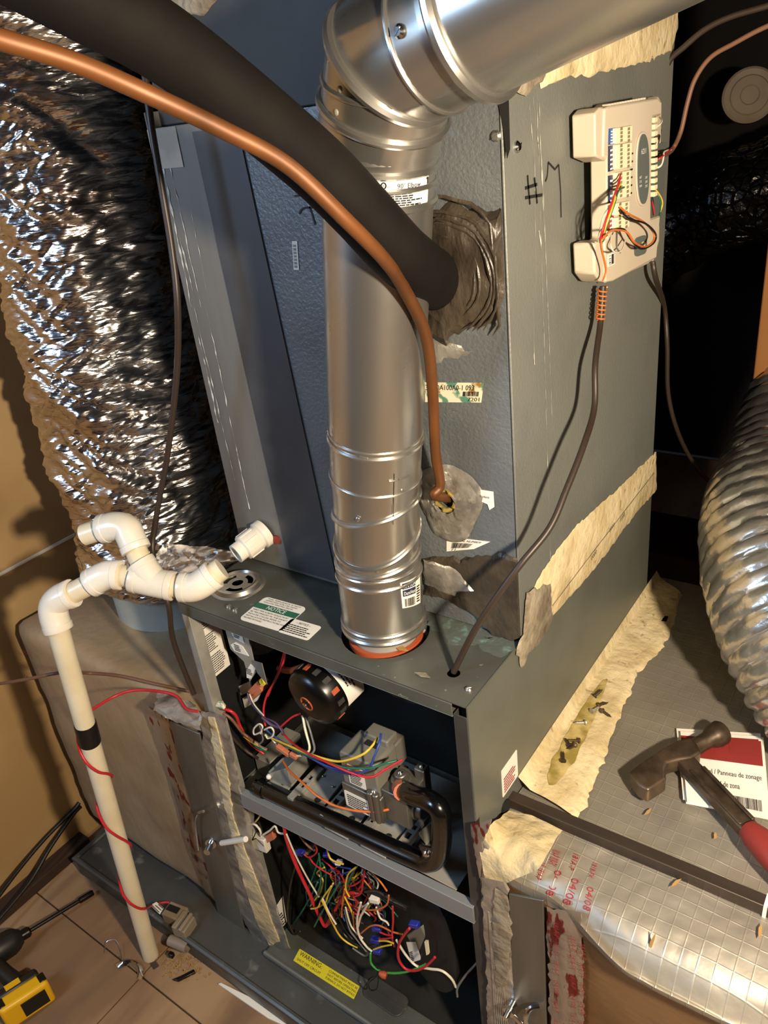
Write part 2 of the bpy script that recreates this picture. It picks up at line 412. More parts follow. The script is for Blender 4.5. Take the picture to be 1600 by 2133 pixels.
MB().box(W - .004, W - .002, .017, .6, -H, -.004).build('liner', 'black_liner', fu)
MB().box(.002, .0045, .02, .6, -H, -.43).build('liner', 'black_liner', fu)
MB().box(.004, W - .004, .235, .238, -.43, -.003).build('vestibule_panel', 'furnace_inside', fu)
MB().box(.004, W - .004, .58, .583, -H, -.43).build('blower_back_panel', 'furnace_inside', fu)
MB().box(.003, W - .003, .004, .236, -.432, -.428).build('burner_shelf', 'galv_dull', fu)
m = MB(); a, b = on(476, 1642, y=-.006), on(985, 1893, y=-.006); e = (b - a); up = V((0, 0, .012))
m.obox(a, e, (0, .004, 0), (0, 0, -.034)); m.obox(a + V((0, 0, -.0005)), e, (0, .014, 0), (0, 0, .0015)); m.obox(a + V((0, -.0, -.034)), e, (0, .012, 0), (0, 0, -.0015))
m.build('shelf_rail', 'rail_grey', fu, bevel=.0008)
MB().box(.003, W - .003, .003, .58, -H + .001, -H + .004).build('bottom_panel', 'furnace_inside', fu)
m = MB(); m.box(.0, W, -.026, .04, -H, -.868).build('bottom_ledge', 'furnace_top', fu, bevel=.002)
m = MB(); m.tube([(0, -.027, -.869), (W, -.027, -.869)], .005, 8); m.build('ledge_hem', 'furnace_paint', fu)
# knock-out disc with slots
u, v = X, Y
loops = [ring(DC, X, Y, .030, 32)]
loops.append(ring(DC, X, Y, .0095, 20))
for a0 in (.35, 2.45, 4.55):
    o_ = ring(DC, X, Y, .026, 9, a0, a0 + 1.3); i_ = ring(DC, X, Y, .017, 9, a0, a0 + 1.3); loops.append(o_ + i_[::-1])
m = MB(); m.plate([[q + V((0, 0, .004)) for q in l] for l in loops], (0, 0, .001))
kd = m.build('knockout_disc', 'galv_dull', fu)
m = MB(); m.lathe(DC, Z, [(.029, .004), (.033, .0085), (.037, .0075), (.041, .002), (.046, .0005), (.046, .0), (.029, .0)], 48, cap=False).build('raised_ring', 'galv', kd)
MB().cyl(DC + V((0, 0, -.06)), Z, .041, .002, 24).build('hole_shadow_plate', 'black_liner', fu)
def screw(p, n, r, mat, parent, name='screw'):
    m = MB(); m.lathe(p, n, [(r, 0), (r, r * .35), (r * .6, r * .75)], 12)
    u, v, ax = frame(n); m.obox(V(p) - u * r * .8 - v * r * .12 + ax * r * .7, u * r * 1.6, v * r * .24, ax * r * .12)
    return m.build(name, mat, parent)
for q in ((977, 1437), (552 - 75, 1265), (490, 1272)): screw(on(*q, z=0), Z, .005, 'galv', fu)
lab(bpy.data.objects['screw'], 'slotted screw at the right front corner of the top')
# stickers on the furnace top
rnd = random.Random(3)
def sticker(o, ux, uy, w, h, mat, parent, label=None, r=.12, th=.0006, name='sticker'):
    o, ux, uy = V(o), V(ux).normalized(), V(uy).normalized(); n = ux.cross(uy); k = min(w, h) * r; pts = []
    for cx, cy, a in ((w - k, h - k, 0), (k, h - k, 1), (k, k, 2), (w - k, k, 3)):
        for j in range(4):
            t = (a + j / 3) * PI / 2; pts.append(o + ux * (cx + k * math.cos(t)) + uy * (cy + k * math.sin(t)))
    s = MB().prism(pts, n * th).build(name, mat, parent, smooth=0)
    if label: s['label'] = label
    return s, plane_fn(o, ux, uy, th + .0004)
def sub(fn, du, dv): return lambda a, b: fn(a + du, b + dv)
o1 = on(497, 1290, z=0); o1.z = .0002; ang = 0.02
ux, uy = V((1, .06, 0)), V((-.06, 1, 0))
s, f = sticker(o1, ux, uy, .083, .066, 'label_white', fu, 'white and green notice sticker on the furnace top'); sg = MB(); 
fz = plane_fn(o1, ux, uy, .0011)
for q in ((0, .035), ): sg.face([sg.bm.verts.new(fz(*p)) for p in ((0, .0345), (.083, .0345), (.083, .0475), (0, .0475))])
sg.build('green_band', 'label_green', s)
m = MB(); put_text(m, 'NOTICE', .036, .0085, sub(plane_fn(o1, ux, uy, .0016), .024, .0368)); m.build('lettering', 'ink_white', s)
m = MB()
for i, t in enumerate(('THIS APPLIANCE IS NOT', 'APPROVED FOR USE WITH', 'FOLLOW VENTING INSTR.')): put_text(m, t, .066 - .004 * i, .0028, sub(f, .008, .0605 - i * .0048))
for i, t in enumerate(('VENT PIPE SCREW HOLES MUST', 'BE PRE-DRILLED IN THE DRAFT', 'INDUCER COLLAR. REFER TO', 'INSTALLATION INSTRUCTIONS FOR', 'PROPER METHOD.')): put_text(m, t, (.07, .072, .064, .076, .036)[i], .0032, sub(f, .004, .0285 - i * .0056))
m.build('lettering', 'ink', s)
o2 = on(578, 1316, z=0); o2.z = .0002
s, f = sticker(o2, ux, uy, .056, .036, 'label_white', fu, 'small white notice sticker at the front edge of the furnace top')
m = MB(); put_text(m, '-- NOTICE --', .026, .005, sub(f, .014, .027))
lines(m, sub(f, .004, .004), .048, .021, 5, rnd, .5); m.build('lettering', 'ink', s)
# gasket ring in the vent opening
m = MB(); m.lathe(V((VB.x, VB.y, -.006)), Z, [(.048, -.006), (.054, -.006), (.054, .003), (.048, .003), (.048, -.006)], 40, cap=False); m.build('vent_gasket', 'orange_rubber', fu)
m = MB(); m.lathe(V((VB.x, VB.y, -.05)), Z, [(.047, 0), (.047, .075)], 40, cap=False); m.build('vent_collar', 'galv_dull', fu)
m = MB(); q = on(833, 1336, z=.004); m.obox(q + V((-.004, -.004, -.012)), (.009, .004, 0), (-.001, .002, .0), (0, .004, .024)); m.build('clip', 'galv', fu, bevel=.0005)
# white ID sticker with small print on the right side
q = on(1049, 1668, x=W + .0006)
s, f = sticker(on(1047, 1662, x=W + .0006), Y, Z, .048, .052, 'label_white', fu, 'white sticker low on the right side', .05)
m = MB(); lines(m, sub(f, .005, .005), .036, .03, 6, rnd); m.build('lettering', 'ink_red', s)

# ------------------------------------------------------------------ burner compartment
# inducer motor, its axis tipped down and to the left
mo = on(643, 1462, y=.004); r0 = .049; MAX = V((.10, 1, .12)).normalized()
mu = (X - MAX * X.dot(MAX)).normalized(); mv = mu.cross(MAX) * -1
mv = mv if mv.z > 0 else -mv
def mpt(a, v, r): return mo + MAX * v + (mu * math.cos(a) + mv * math.sin(a)) * r
m = MB(); m.lathe(mo, MAX, [(.004, -.004), (.03, -.004), (.044, .002), (r0, .010), (r0, .036), (r0 * .96, .038), (r0 * .96, .040), (r0, .042), (r0, .078), (.044, .09), (.02, .094)], 40)
ind = m.build('inducer_motor', 'motor_black', fu)
m = MB(); m.lathe(mo - MAX * .007, MAX, [(.0045, -.002), (.0045, .01)], 12); m.build('shaft', 'chrome', ind)
m = MB(); m.tube([mpt(k * PI / 12, -.0045, .0115) for k in range(24)], .0013, 6, closed=True); m.build('hub_ring', 'orange_rubber', ind)
for k in range(11):
    a = PI * (-.35 + k * .13); n_ = (mu * math.cos(a) + mv * math.sin(a)); tt = MAX.cross(n_)
    m = MB(); m.obox(mpt(a, .016, r0 - .002) - tt * .004, tt * .008, MAX * .013, n_ * .0030); m.build('vent_slot', 'orange_rubber' if k in (1, 4, 7) else 'galv_dark', ind)
def mf(u, v, dr=0): return mpt(1.30 - u / r0, .034 + v, r0 + dr)
m = MB(); m.grid(lambda a, b: mf(a * .078, b * .036, .0012), 14, 2); lb = m.build('motor_label', 'label_white', ind)
m = MB(); mfl = lambda u, v: mf(u, v, .002); put_text(m, 'FASCO', .02, .007, sub(mfl, .005, .026)); lines(m, sub(mfl, .004, .008), .05, .016, 3, rnd, .5); m.build('lettering', 'ink', lb)
m = MB(); m.grid(lambda a, b: mpt(1.85 - a * .45, .034 + b * .036, r0 + .0012), 8, 2); lb2 = m.build('maker_label', 'label_white', ind)
m = MB(); put_text(m, 'UL', .007, .008, lambda u, v: mpt(1.70 - u / r0, .05 + v, r0 + .002)); m.build('lettering', 'ink', lb2)
m = MB(); m.lathe(V((.338, .118, -.075)), Y, [(.085, 0), (.088, .004), (.088, .05), (.06, .06)], 40); m.build('inducer_housing', 'galv_dark', fu)
m = MB(); m.tube(spline([on(748, 1412, y=.05), on(765, 1408, y=.07), on(775, 1412, y=.09)], 4), .004, 8); m.build('mount_bolt', 'chrome', fu)
m = MB(); m.tube(spline([on(582, 1392, y=.09), on(605, 1397, y=.07), on(635, 1388, y=.05), on(672, 1370, y=.05), on(700, 1372, y=.07)], 6), .0058, 10); m.build('pressure_hose', 'orange_rubber', fu)
# label sheet and bracket on the left wall
def quad_sheet(pts, n, th, name, mat, parent, label=None):
    s = MB().prism(pts, V(n) * th).build(name, mat, parent, smooth=0)
    if label: s['label'] = label
    return s
P4 = [on(399, 1284, x=.0055), on(438, 1418, x=.0055), on(479, 1384, x=.0055), on(452, 1270, x=.0055)]
s = quad_sheet(P4, X, .0008, 'wiring_label', 'label_white', fu, 'tall white instruction label on the left inner wall')
ey = (P4[2] - P4[1]); hz = P4[0] - P4[1]
m = MB(); ff = lambda u, v: P4[1] + ey.normalized() * u + hz.normalized() * v + V((.0014, 0, 0)); wl_ = ey.length; hl_ = hz.length
lines(m, sub(ff, wl_ * .1, hl_ * .05), wl_ * .8, hl_ * .28, 9, rnd, .45); lines(m, sub(ff, wl_ * .15, hl_ * .38), wl_ * .6, hl_ * .27, 9, rnd, .45)
lines(m, sub(ff, wl_ * .1, hl_ * .74), wl_ * .8, hl_ * .18, 6, rnd, .4); m.build('lettering', 'ink', s)
yb = .045
br = MB().prism([on(466, 1300, y=yb), on(498, 1284, y=yb), on(515, 1318, y=yb), on(533, 1400, y=yb), on(520, 1420, y=yb), on(508, 1378, y=yb), on(480, 1352, y=yb)], (0, .002, 0)).build('switch_bracket', 'galv_dull', fu)
MB().prism([on(524, 1376, y=yb - .001), on(545, 1382, y=yb - .02), on(556, 1426, y=yb - .02), on(536, 1402, y=yb - .001)], (0, .0015, 0)).build('bracket_wing', 'galv_dull', br)
for pts in ([(480, 1343), (490, 1338), (505, 1347), (518, 1367), (488, 1356)], [(513, 1396), (521, 1384), (533, 1392), (523, 1414), (514, 1412)], [(478, 1312), (500, 1308), (509, 1341), (488, 1330)]):
    c = [on(*q, y=yb - .0012) for q in pts]; s = MB().prism(c, (0, .001, 0)).build('warning_decal', 'label_white', br)
    cc = sum(c, V()) / len(c); m = MB(); lines(m, plane_fn(cc + V((-.008, -.0008, -.006)), X, Z, 0), .015, .014, 4, rnd); m.build('lettering', 'ink', s)
m = MB(); m.lathe(V((.03, .12, -.12)), (.4, -1, 0), [(.042, 0), (.045, .006), (.045, .02), (.03, .026)], 28); m.build('pressure_switch', 'black_liner', fu)
m = MB(); m.prism([on(492, 1432, y=.07), on(520, 1420, y=.07), on(524, 1440, y=.07), on(498, 1450, y=.07)], (0, .003, 0)).prism([on(505, 1455, y=.065), on(545, 1438, y=.065), on(535, 1460, y=.065), on(510, 1475, y=.065)], (0, .003, 0)); m.build('switch_label', 'label_white', fu)
m = MB(); m.obox(on(515, 1440, y=.045), on(535, 1420, y=.045) - on(515, 1440, y=.045), (0, .02, 0), on(524, 1450, y=.045) - on(515, 1440, y=.045)); m.obox(on(521, 1452, y=.045), on(541, 1432, y=.045) - on(521, 1452, y=.045), (0, .02, 0), on(526, 1460, y=.045) - on(521, 1452, y=.045)); m.build('wire_connector', 'connector_peach', fu, bevel=.001)
m = MB(); m.lathe(on(549, 1420, y=.04), (0, -1, 0), [(.006, 0), (.006, .004)], 14); m.build('test_button', 'label_yellow', fu)
# gas valve
vx0, vx1, vy0 = .258, .335, .012
A_ = on(705, 1567, y=vy0)
gv = MB()
prof = [(A_.x, A_.z), (A_.x + .004, A_.z + .004), (A_.x + .066, A_.z + .004), (A_.x + .07, A_.z), (A_.x + .07, A_.z - .062), (A_.x, A_.z - .062)]
gv.prism([V((x, vy0, z)) for x, z in prof], (0, .055, 0)); gv.box(A_.x + .004, A_.x + .066, vy0 + .053, vy0 + .085, A_.z - .055, A_.z - .006)
gv.box(A_.x + .02, A_.x + .066, vy0 + .04, vy0 + .068, A_.z - .002, A_.z + .016)
valve = gv.build('gas_valve', 'valve_grey', fu, bevel=.003)
al = MB(); al.box(A_.x - .002, A_.x + .074, vy0 - .004, vy0 + .075, A_.z - .112, A_.z - .06); al.box(A_.x + .07, A_.x + .118, vy0 + .004, vy0 + .06, A_.z - .108, A_.z - .045)
for dx in (.056, .066): al.cyl((A_.x + dx, vy0 - .004, A_.z - .11), Z, .006, .06, 10)
al.cyl((A_.x + .092, vy0 + .03, A_.z - .05), Z, .016, .016, 20); al.cyl((A_.x + .092, vy0 + .03, A_.z - .036), Z, .01, .012, 16)
al.box(A_.x + .104, A_.x + .122, vy0 + .048, vy0 + .066, A_.z - .09, A_.z - .025)
al.lathe((A_.x + .116, vy0 + .03, A_.z - .078), X, [(.022, 0), (.022, .008), (.018, .008), (.018, .018)], 20)
alo = al.build('valve_body', 'cast_alu', valve, bevel=.002)
for q in ((.092, .03, -.024), (.113, .057, -.025), (.061, -.001, -.05)): screw(V((A_.x + q[0], vy0 + q[1], A_.z + q[2])), Z, .004, 'chrome', valve, 'bolt')
s, f = sticker((A_.x + .002, vy0 - .0045, A_.z - .108), X, Z, .052, .034, 'label_white', valve, 'white data plate on the gas valve', .06)
s2, f2 = sticker((A_.x + .014, vy0 - .0005, A_.z - .056), X, Z, .032, .04, 'label_white', valve, 'orange and white warning label', .04)
m = MB(); fq = plane_fn((A_.x + .014, vy0 - .0005, A_.z - .056), X, Z, .0012); m.face([m.bm.verts.new(fq(*p)) for p in ((0, .031), (.032, .031), (.032, .04), (0, .04))]); m.build('orange_band', 'label_orange', valve)
m = MB(); lines(m, sub(f2, .003, .003), .026, .025, 7, rnd); m.build('lettering', 'ink', valve)
m = MB(); lines(m, sub(f, .005, .004), .042, .026, 6, rnd); m.build('lettering', 'ink', valve)
m = MB(); m.box(A_.x + .028, A_.x + .05, vy0 + .03, vy0 + .04, A_.z + .003, A_.z + .006); m.build('valve_socket', 'dark_hole', valve)
# manifold pipe
mp = [on(546, 1640, y=.014), on(700, 1712, y=.012), on(860, 1786, y=.01), on(897, 1795, y=.008), on(915, 1778, y=.006), on(921, 1735, y=.004), on(917, 1690, y=.004), on(895, 1668, y=.008), on(864, 1657, y=.016), on(838, 1645, y=.03)]
m = MB(); m.tube(spline(mp, 8), .0150, 18); mani = m.build('gas_manifold', 'black_paint', fu, smooth=60)
m = MB(); m.lathe(on(546, 1640, y=.014) + V((-.006, 0, 0)), X, [(.010, -.01), (.010, .002), (.0175, .002), (.0175, .016)], 16); m.build('plug', 'black_paint', mani)
m = MB(); m.prism([on(872, 1762, y=-.004), on(902, 1768, y=-.004), on(905, 1792, y=-.004), on(885, 1790, y=-.004)], (0, .004, 0)); m.build('bracket_ear', 'black_paint', mani); screw(on(889, 1777, y=-.004), (0, -1, 0), .006, 'chrome', mani, 'bolt')
m = MB(); m.tube([on(838, 1650, y=.02), on(834, 1640, y=.032)], .0135, 12); m.build('thread_sealant', 'connector_peach', mani)
# burners: sheet plates with ported brackets between them
def burner_strip(px, py):
    z0 = -.368; c = on(px, py, z=z0); d = V((.0, 1, 0))
    m = MB(); w = .0085; l0, l1 = -.022, .048
    def q(u, v, h=0): return V((c.x + u, c.y + v, z0 + h))
    m.plate([[q(-w, l0), q(w, l0), q(w, l1), q(-w, l1)], [q(-.0045, -.006), q(.0045, -.006), q(.0045, .007), q(-.0045, .007)], [q(-.0045, .014), q(.0045, .014), q(.0045, .024), q(-.0045, .024)]], (0, 0, .0015))
    m.obox(q(-w, l0, -.012), (.0012, 0, 0), (0, l1 - l0, 0), (0, 0, .012)); m.obox(q(w - .0012, l0, -.012), (.0012, 0, 0), (0, l1 - l0, 0), (0, 0, .012))
    m.box(c.x - .006, c.x + .006, c.y - .036, c.y - .022, z0 - .012, z0 + .004)
    return m.build('burner_bracket', 'galv_dull', fu, bevel=.0006), c
for q in ((632, 1636), (700, 1672), (776, 1708), (850, 1742)): burner_strip(*q)
for q in ((668, 1655), (738, 1694), (814, 1730), (598, 1620)):
    c = on(*q, z=-.378); m = MB(); m.obox((c.x - .03, c.y - .045, -.386), (.05, 0, 0), (0, .11, .012), (0, 0, .004)); bo = m.build('burner_plate', 'galv_dull', fu, bevel=.001)
    MB().cyl((c.x + .004, c.y - .012, -.3775), Z, .0058, .001, 14).build('port', 'dark_hole', bo); 
    for dx, dy in ((-.02, -.03), (.012, .02), (-.018, .03)): MB().ball((c.x + dx, c.y + dy, -.379 + (dy + .045) * .11), .002).build('rivet', 'chrome', bo)
m = MB(); a = on(556, 1612, y=.03); m.obox(a, on(598, 1600, y=.03) - a, (0, .05, 0), (0, 0, -.04)); m.obox(a + V((.004, .001, .004)), (.03, 0, 0), (0, .04, 0), (0, 0, .003)); m.build('igniter_bracket', 'galv_dull', fu, bevel=.001)
MB().ball(on(560, 1618, y=.028), .005).build('igniter_tip', 'label_white', fu)
MB().box(.075, .475, .018, .20, -.402, -.399).build('burner_tray', 'galv_dull', fu, bevel=.0008)
MB().box(.012, .05, .06, .15, -.425, -.385).build('heat_shield', 'galv_dull', fu, bevel=.001)
m = MB(); m.prism([on(870, 1735, y=.06), on(902, 1712, y=.08), on(905, 1745, y=.08), on(888, 1760, y=.06)], (0, .003, 0)); m.build('flame_sensor_bracket', 'galv_dull', fu)
# ------------------------------------------------------------------ blower compartment
m = MB(); m.lathe((.40, .20, -.66), (-.45, -1, .15), [(.115, 0), (.12, .012), (.12, .14), (.09, .15)], 40); m.build('blower_housing', 'black_liner', fu)
m = MB(); m.obox(on(846, 1948, y=.05), on(868, 1990, y=.05) - on(846, 1948, y=.05), (.02, .035, .01), on(876, 1930, y=.05) - on(846, 1948, y=.05)); tr = m.build('transformer', 'valve_grey', fu, bevel=.002)
pq = [on(847, 1962, y=.047), on(858, 2004, y=.047), on(878, 1998, y=.047), on(866, 1962, y=.047)]
s = quad_sheet(pq, (0, -1, 0), .001, 'transformer_label', 'label_white', tr); cc = pq[1]
m = MB(); fn = lambda u, v: pq[1] + (pq[2] - pq[1]).normalized() * u + (pq[0] - pq[1]).normalized() * v + V((0, -.0016, 0)); lines(m, sub(fn, .002, .004), .012, .026, 6, rnd); m.build('lettering', 'ink', tr)
m = MB(); m.obox(on(572, 1745, y=.10), on(635, 1768, y=.10) - on(572, 1745, y=.10), (0, .05, 0), on(612, 1850, y=.13) - on(572, 1745, y=.10)); cb = m.build('capacitor', 'board_green', fu, bevel=.004)
m = MB(); m.obox(on(573, 1775, y=.095), on(640, 1775, y=.095) - on(573, 1775, y=.095), (0, .03, 0), (0, 0, -.009)); m.build('white_band', 'label_white', cb)
m = MB(); m.obox((.16, .16, -.62), (.25, 0, 0), (0, .004, 0), (0, 0, .15)); bd = m.build('control_board', 'board_green', fu)
for k in range(14):
    x = .17 + rnd.random() * .22; z = -.61 + rnd.random() * .12; m = MB(); m.box(x, x + .008 + rnd.random() * .014, .148, .16, z, z + .008 + rnd.random() * .012); m.build('board_component', rnd.choice(['black_liner', 'connector_white', 'connector_peach', 'terminal', 'connector_blue']), bd, bevel=.001)
m = MB(); m.obox(on(521, 1742, y=.004), on(549, 1752, y=.004) - on(521, 1742, y=.004), (0, .014, 0), on(528, 1768, y=.004) - on(521, 1742, y=.004)); ds = m.build('door_switch', 'connector_white', fu, bevel=.0015)
m = MB(); stroke(m, [on(*q, y=.0035) for q in ((536, 1728), (526, 1750), (535, 1746), (545, 1757), (550, 1762))], .0022, (0, -1, 0)); m.build('marker_number', 'ink', ds)
m = MB(); m.obox(on(551, 1742, y=.01), on(566, 1734, y=.01) - on(551, 1742, y=.01), (0, .01, 0), on(556, 1757, y=.01) - on(551, 1742, y=.01)); m.build('wire_connector', 'connector_peach', fu, bevel=.001)
m = MB(); m.prism([on(495, 1700, y=.012), on(506, 1682, y=.012), on(530, 1690, y=.012), on(524, 1730, y=.012), on(530, 1768, y=.012), on(520, 1766, y=.012), on(505, 1725, y=.012)], (0, .002, 0)); m.build('switch_plate', 'galv_dull', fu)
pq = [on(563, 1907, x=.006), on(589, 1866, x=.006), on(597, 1920, x=.006), on(575, 1945, x=.006)]
s = quad_sheet(pq, X, .001, 'torn_label', 'label_white', fu, 'curled paper label at the bottom of the left inner wall')
m = MB(); fn = lambda u, v: pq[3] + (pq[2] - pq[3]).normalized() * u + (pq[0] - pq[3]).normalized() * v + V((.0016, 0, 0)); lines(m, sub(fn, .004, .004), .03, .04, 5, rnd); m.build('lettering', 'ink', s)
# connectors
for px, py, mt, w_ in ((625, 1780, 'connector_blue', .014), (781, 1878, 'connector_white', .018), (785, 1938, 'connector_blue', .016), (782, 1962, 'connector_blue', .016), (786, 1985, 'connector_blue', .014), (863, 1930, 'connector_blue', .016), (680, 1783, 'connector_blue', .01), (705, 1800, 'connector_white', .01)):
    c = on(px, py, y=.02); m = MB(); m.obox(c + V((-w_ / 2, -.004, -w_ * .3)), (w_, .003, w_ * .2), (0, .01, .002), (-w_ * .1, 0, w_ * .55)); m.build('wire_connector', mt, fu, bevel=.001)
# warning sticker and cover on the ledge
o3 = on(611, 2001, z=-.867); s, f = sticker(o3, on(737, 2082, z=-.867) - o3, on(623, 1979, z=-.867) - o3, (on(737, 2082, z=-.867) - o3).length, .027, 'label_yellow', fu, 'yellow warning strip on the bottom ledge', .05)
m = MB(); put_text(m, 'WARNING:', .058, .009, sub(f, .006, .0155)); put_text(m, 'SHUT OFF CIRCUIT', .062, .005, sub(f, .006, .0045)); 
for i, t in enumerate(('COMPARTMENT MUST BE', 'SHUT BEFORE OPERATING', 'FURNACE. DO NOT BYPASS')): put_text(m, t, .072, .0045, sub(f, .082, .0185 - i * .0072))
m.build('lettering', 'ink', s)
c0 = on(775, 2042, z=-.866); c1 = on(832, 2112, z=-.866); e = (c1 - c0); m = MB()
cc = (c0 + c1) / 2; ex = V((1, -.02, 0)).normalized(); ey = Z.cross(ex); pts = []
for sx, sy, a in ((.032, .008, 0), (-.032, .008, 1), (-.032, -.008, 2), (.032, -.008, 3)):
    for j in range(5):
        t = (a + j / 4) * PI / 2; pts.append(cc + ex * (sx + .014 * math.cos(t)) + ey * (sy + .014 * math.sin(t)))
m.prism(pts, (0, 0, .003)); cv = m.build('cover_plate', 'galv_dark', fu, bevel=.001)
m = MB(); m.obox(cc - ex * .044 + V((0, 0, .003)), ex * .088, ey * .003, (0, 0, .0015)); m.build('crease', 'galv_dark', cv)
# ------------------------------------------------------------------ coil cabinet on the furnace
CZ = .675
co = thing('coil_cabinet', 'tall grey textured coil cabinet standing on top of the furnace', 'cabinet', (W / 2, .4, .002))
xs_ = .172
m = MB(); hole1 = V((.433, S, .2)); 
m.plate([[(xs_, S, .004), (W - .004, S, .004), (W - .004, S, CZ), (xs_ - .002, S, CZ)], ring(hole1, X, Z, .0125, 16)], (0, -.0015, 0)); m.build('front_panel', 'coil_textured', co)
m = MB(); m.prism([(.002, S + .001, .004), (.215, S + .001, .004), (.172, S + .001, CZ), (.002, S + .001, CZ)], (0, -.0035, 0)); m.build('front_strip', 'coil_strip', co, bevel=.001)
MB().box(W - .003, W, S - .002, D, .002, CZ + .035).build('side_panel', 'coil_side', co, bevel=.001)
MB().box(.0, .003, S - .001, D, .002, CZ + .02).build('side_panel', 'coil_strip', co, bevel=.001)
MB().box(.003, W - .003, D - .003, D, .002, CZ).build('back_panel', 'coil_strip', co)
MB().box(.003, W - .003, S + .09, D - .003, CZ - .004, CZ).build('top_panel', 'coil_strip', co)
m = MB(); m.box(.003, .06, S - .004, S - .001, CZ - .05, CZ - .001); m.build('corner_plate', 'galv_dull', co)
m = MB(); m.box(.39, .48, S + .003, S + .05, .15, .25); m.build('hole_shade', 'dark_hole', co)  # black box behind the hole, standing for the shade inside
screw(on(1075, 306, x=W), X, .006, 'chrome', co, 'hex_screw'); screw(on(1035, 283, y=S - .0015), -Y, .0055, 'galv', co, 'hex_screw')
def poly(pts, **k): return [on(*q, **k) for q in pts]
FY = S - .0016
m = MB(); blob(m, poly([(880, 440), (940, 418), (975, 432), (1010, 436), (1058, 428), (1062, 560), (1048, 640), (1040, 668), (960, 690), (930, 715), (890, 700), (876, 560)], y=FY), -Y, .010, .005, seed=3, inset=.012)
# swirled ridges of the brush
c = V((.462, FY - .009, .487))
for k in range(6):
    r = .037 + k * .0085 + .003 * math.sin(k * 4.1); a0 = .2 + .1 * math.sin(k * 2.3); pts = [c + V((math.cos(a) * r * (.95 if math.cos(a) > 0 else 1), -.001, math.sin(a) * r * 1.05)) for a in [1.9 - j * (2.9 + .2 * math.sin(k)) / 14 for j in range(15)]]
    pts = [p for p in pts if p.x < W - .006]
    if len(pts) > 3: m.tube(pts, [.0004] + [.0012 + .0010 * abs(math.sin(j * .9 + k)) for j in range(len(pts) - 2)] + [.0004], 6)
m.jitter(.004, 38)
for v in m.bm.verts: v.co.x = min(v.co.x, W - .004)
m.build('pipe_sealant', 'mastic_grey', co, smooth=50)
m = MB(); m.grid(lambda a, b: V((.433 + math.cos(2 * PI * a) * (.015 + b * (.036 + .007 * math.sin(6 * a * PI))), FY - .001 - .006 * (1 - b) ** .5 + .0035 * noise.noise(V((math.cos(2 * PI * a) * 6 * (b + .3), math.sin(2 * PI * a) * 6 * (b + .3), b * 3))), .197 + math.sin(2 * PI * a) * (.015 + b * (.042 + .006 * math.cos(9 * a))))), 48, 8, wrap=True)
m.build('foil_patch', 'foil_tape', co, smooth=30)
m = MB(); m.tube([V((.433 + math.cos(t) * .0135, FY - .005 + .002 * math.sin(5 * t), .2 + math.sin(t) * .0145)) for t in [k * 2 * PI / 18 for k in range(18)]], .0028, 6, closed=True); m.jitter(.003, 120); m.build('foam_rim', 'foam_yellow', co)
MB().prism(poly([(1012, 165), (1062, 150), (1060, 200), (1063, 310), (1057, 330), (1047, 250), (1036, 207), (1012, 195)], y=FY), (0, -.0012, 0)).build('gap_shade', 'dark_hole', co, smooth=0)  # black sheet laid on as the shade inside the torn gap
# labels on the front
def pquad(pts, lift, mat, parent, plane, nrm, name, label=None):
    return quad_sheet([on(*q, **plane) + V(nrm) * lift for q in pts], V(nrm) * 1, .0006, name, mat, parent, label)
def qfn(pts, plane, nrm, lift):
    """bilinear map of a four-point label: pts = lower left, lower right, upper right, upper left"""
    P = [on(*q, **plane) + V(nrm) * lift for q in pts]
    return lambda u, v: (P[0] * (1 - u) * (1 - v) + P[1] * u * (1 - v) + P[2] * u * v + P[3] * (1 - u) * v)
py_ = dict(y=FY)
L1 = [(886, 837), (1003, 838), (1008, 797), (886, 796)]
s = pquad(L1, .0004, 'label_stained', co, py_, -Y, 'rating_label', 'white part number label stained green and brown')
f = qfn(L1, py_, -Y, .0015); m = MB(); put_text(m, '36260A100A0-1 093', .84, .26, sub(f, .02, .62)); put_text(m, '7201', .2, .2, sub(f, .77, .06)); bars(m, sub(f, .68, .32), .27, .24, 14, rnd); m.build('lettering', 'ink', s)
L2 = [(931, 1148), (988, 1143), (1022, 1128), (931, 1117)]
s = pquad(L2, .0004, 'label_white', co, py_, -Y, 'serial_label', 'torn white serial number barcode label')
f = qfn(L2, py_, -Y, .0015); m = MB(); put_text(m, 'SERIAL NUMBER', .64, .17, sub(f, .22, .74)); bars(m, sub(f, .16, .22), .56, .42, 22, rnd); put_text(m, '71', .16, .16, sub(f, .16, .03)); m.build('lettering', 'ink', s)
s = quad_sheet(poly([(997, 1019), (1028, 1024), (1030, 1056), (1020, 1062), (1016, 1050), (993, 1040)], y=FY - .0012), -Y, .0006, 'torn_label', 'label_white', co, 'torn white label beside the copper line hole')
f = qfn([(990, 1044), (1030, 1050), (1028, 1024), (992, 1018)], py_, -Y, .0025); m = MB(); put_text(m, 'or Products', .7, .2, sub(f, .1, .45)); m.build('lettering', 'ink', s)
L3 = [(613, 562), (624, 562), (620, 502), (609, 502)]
s = pquad(L3, .0004, 'label_white', co, py_, -Y, 'barcode_label', 'narrow white barcode label left of the vent')
f = qfn(L3, py_, -Y, .0015); m = MB()
for k in range(7): put_text(m, 'EBE', .6, .08, sub(f, .2, .08 + k * .12))
m.build('lettering', 'ink', s)
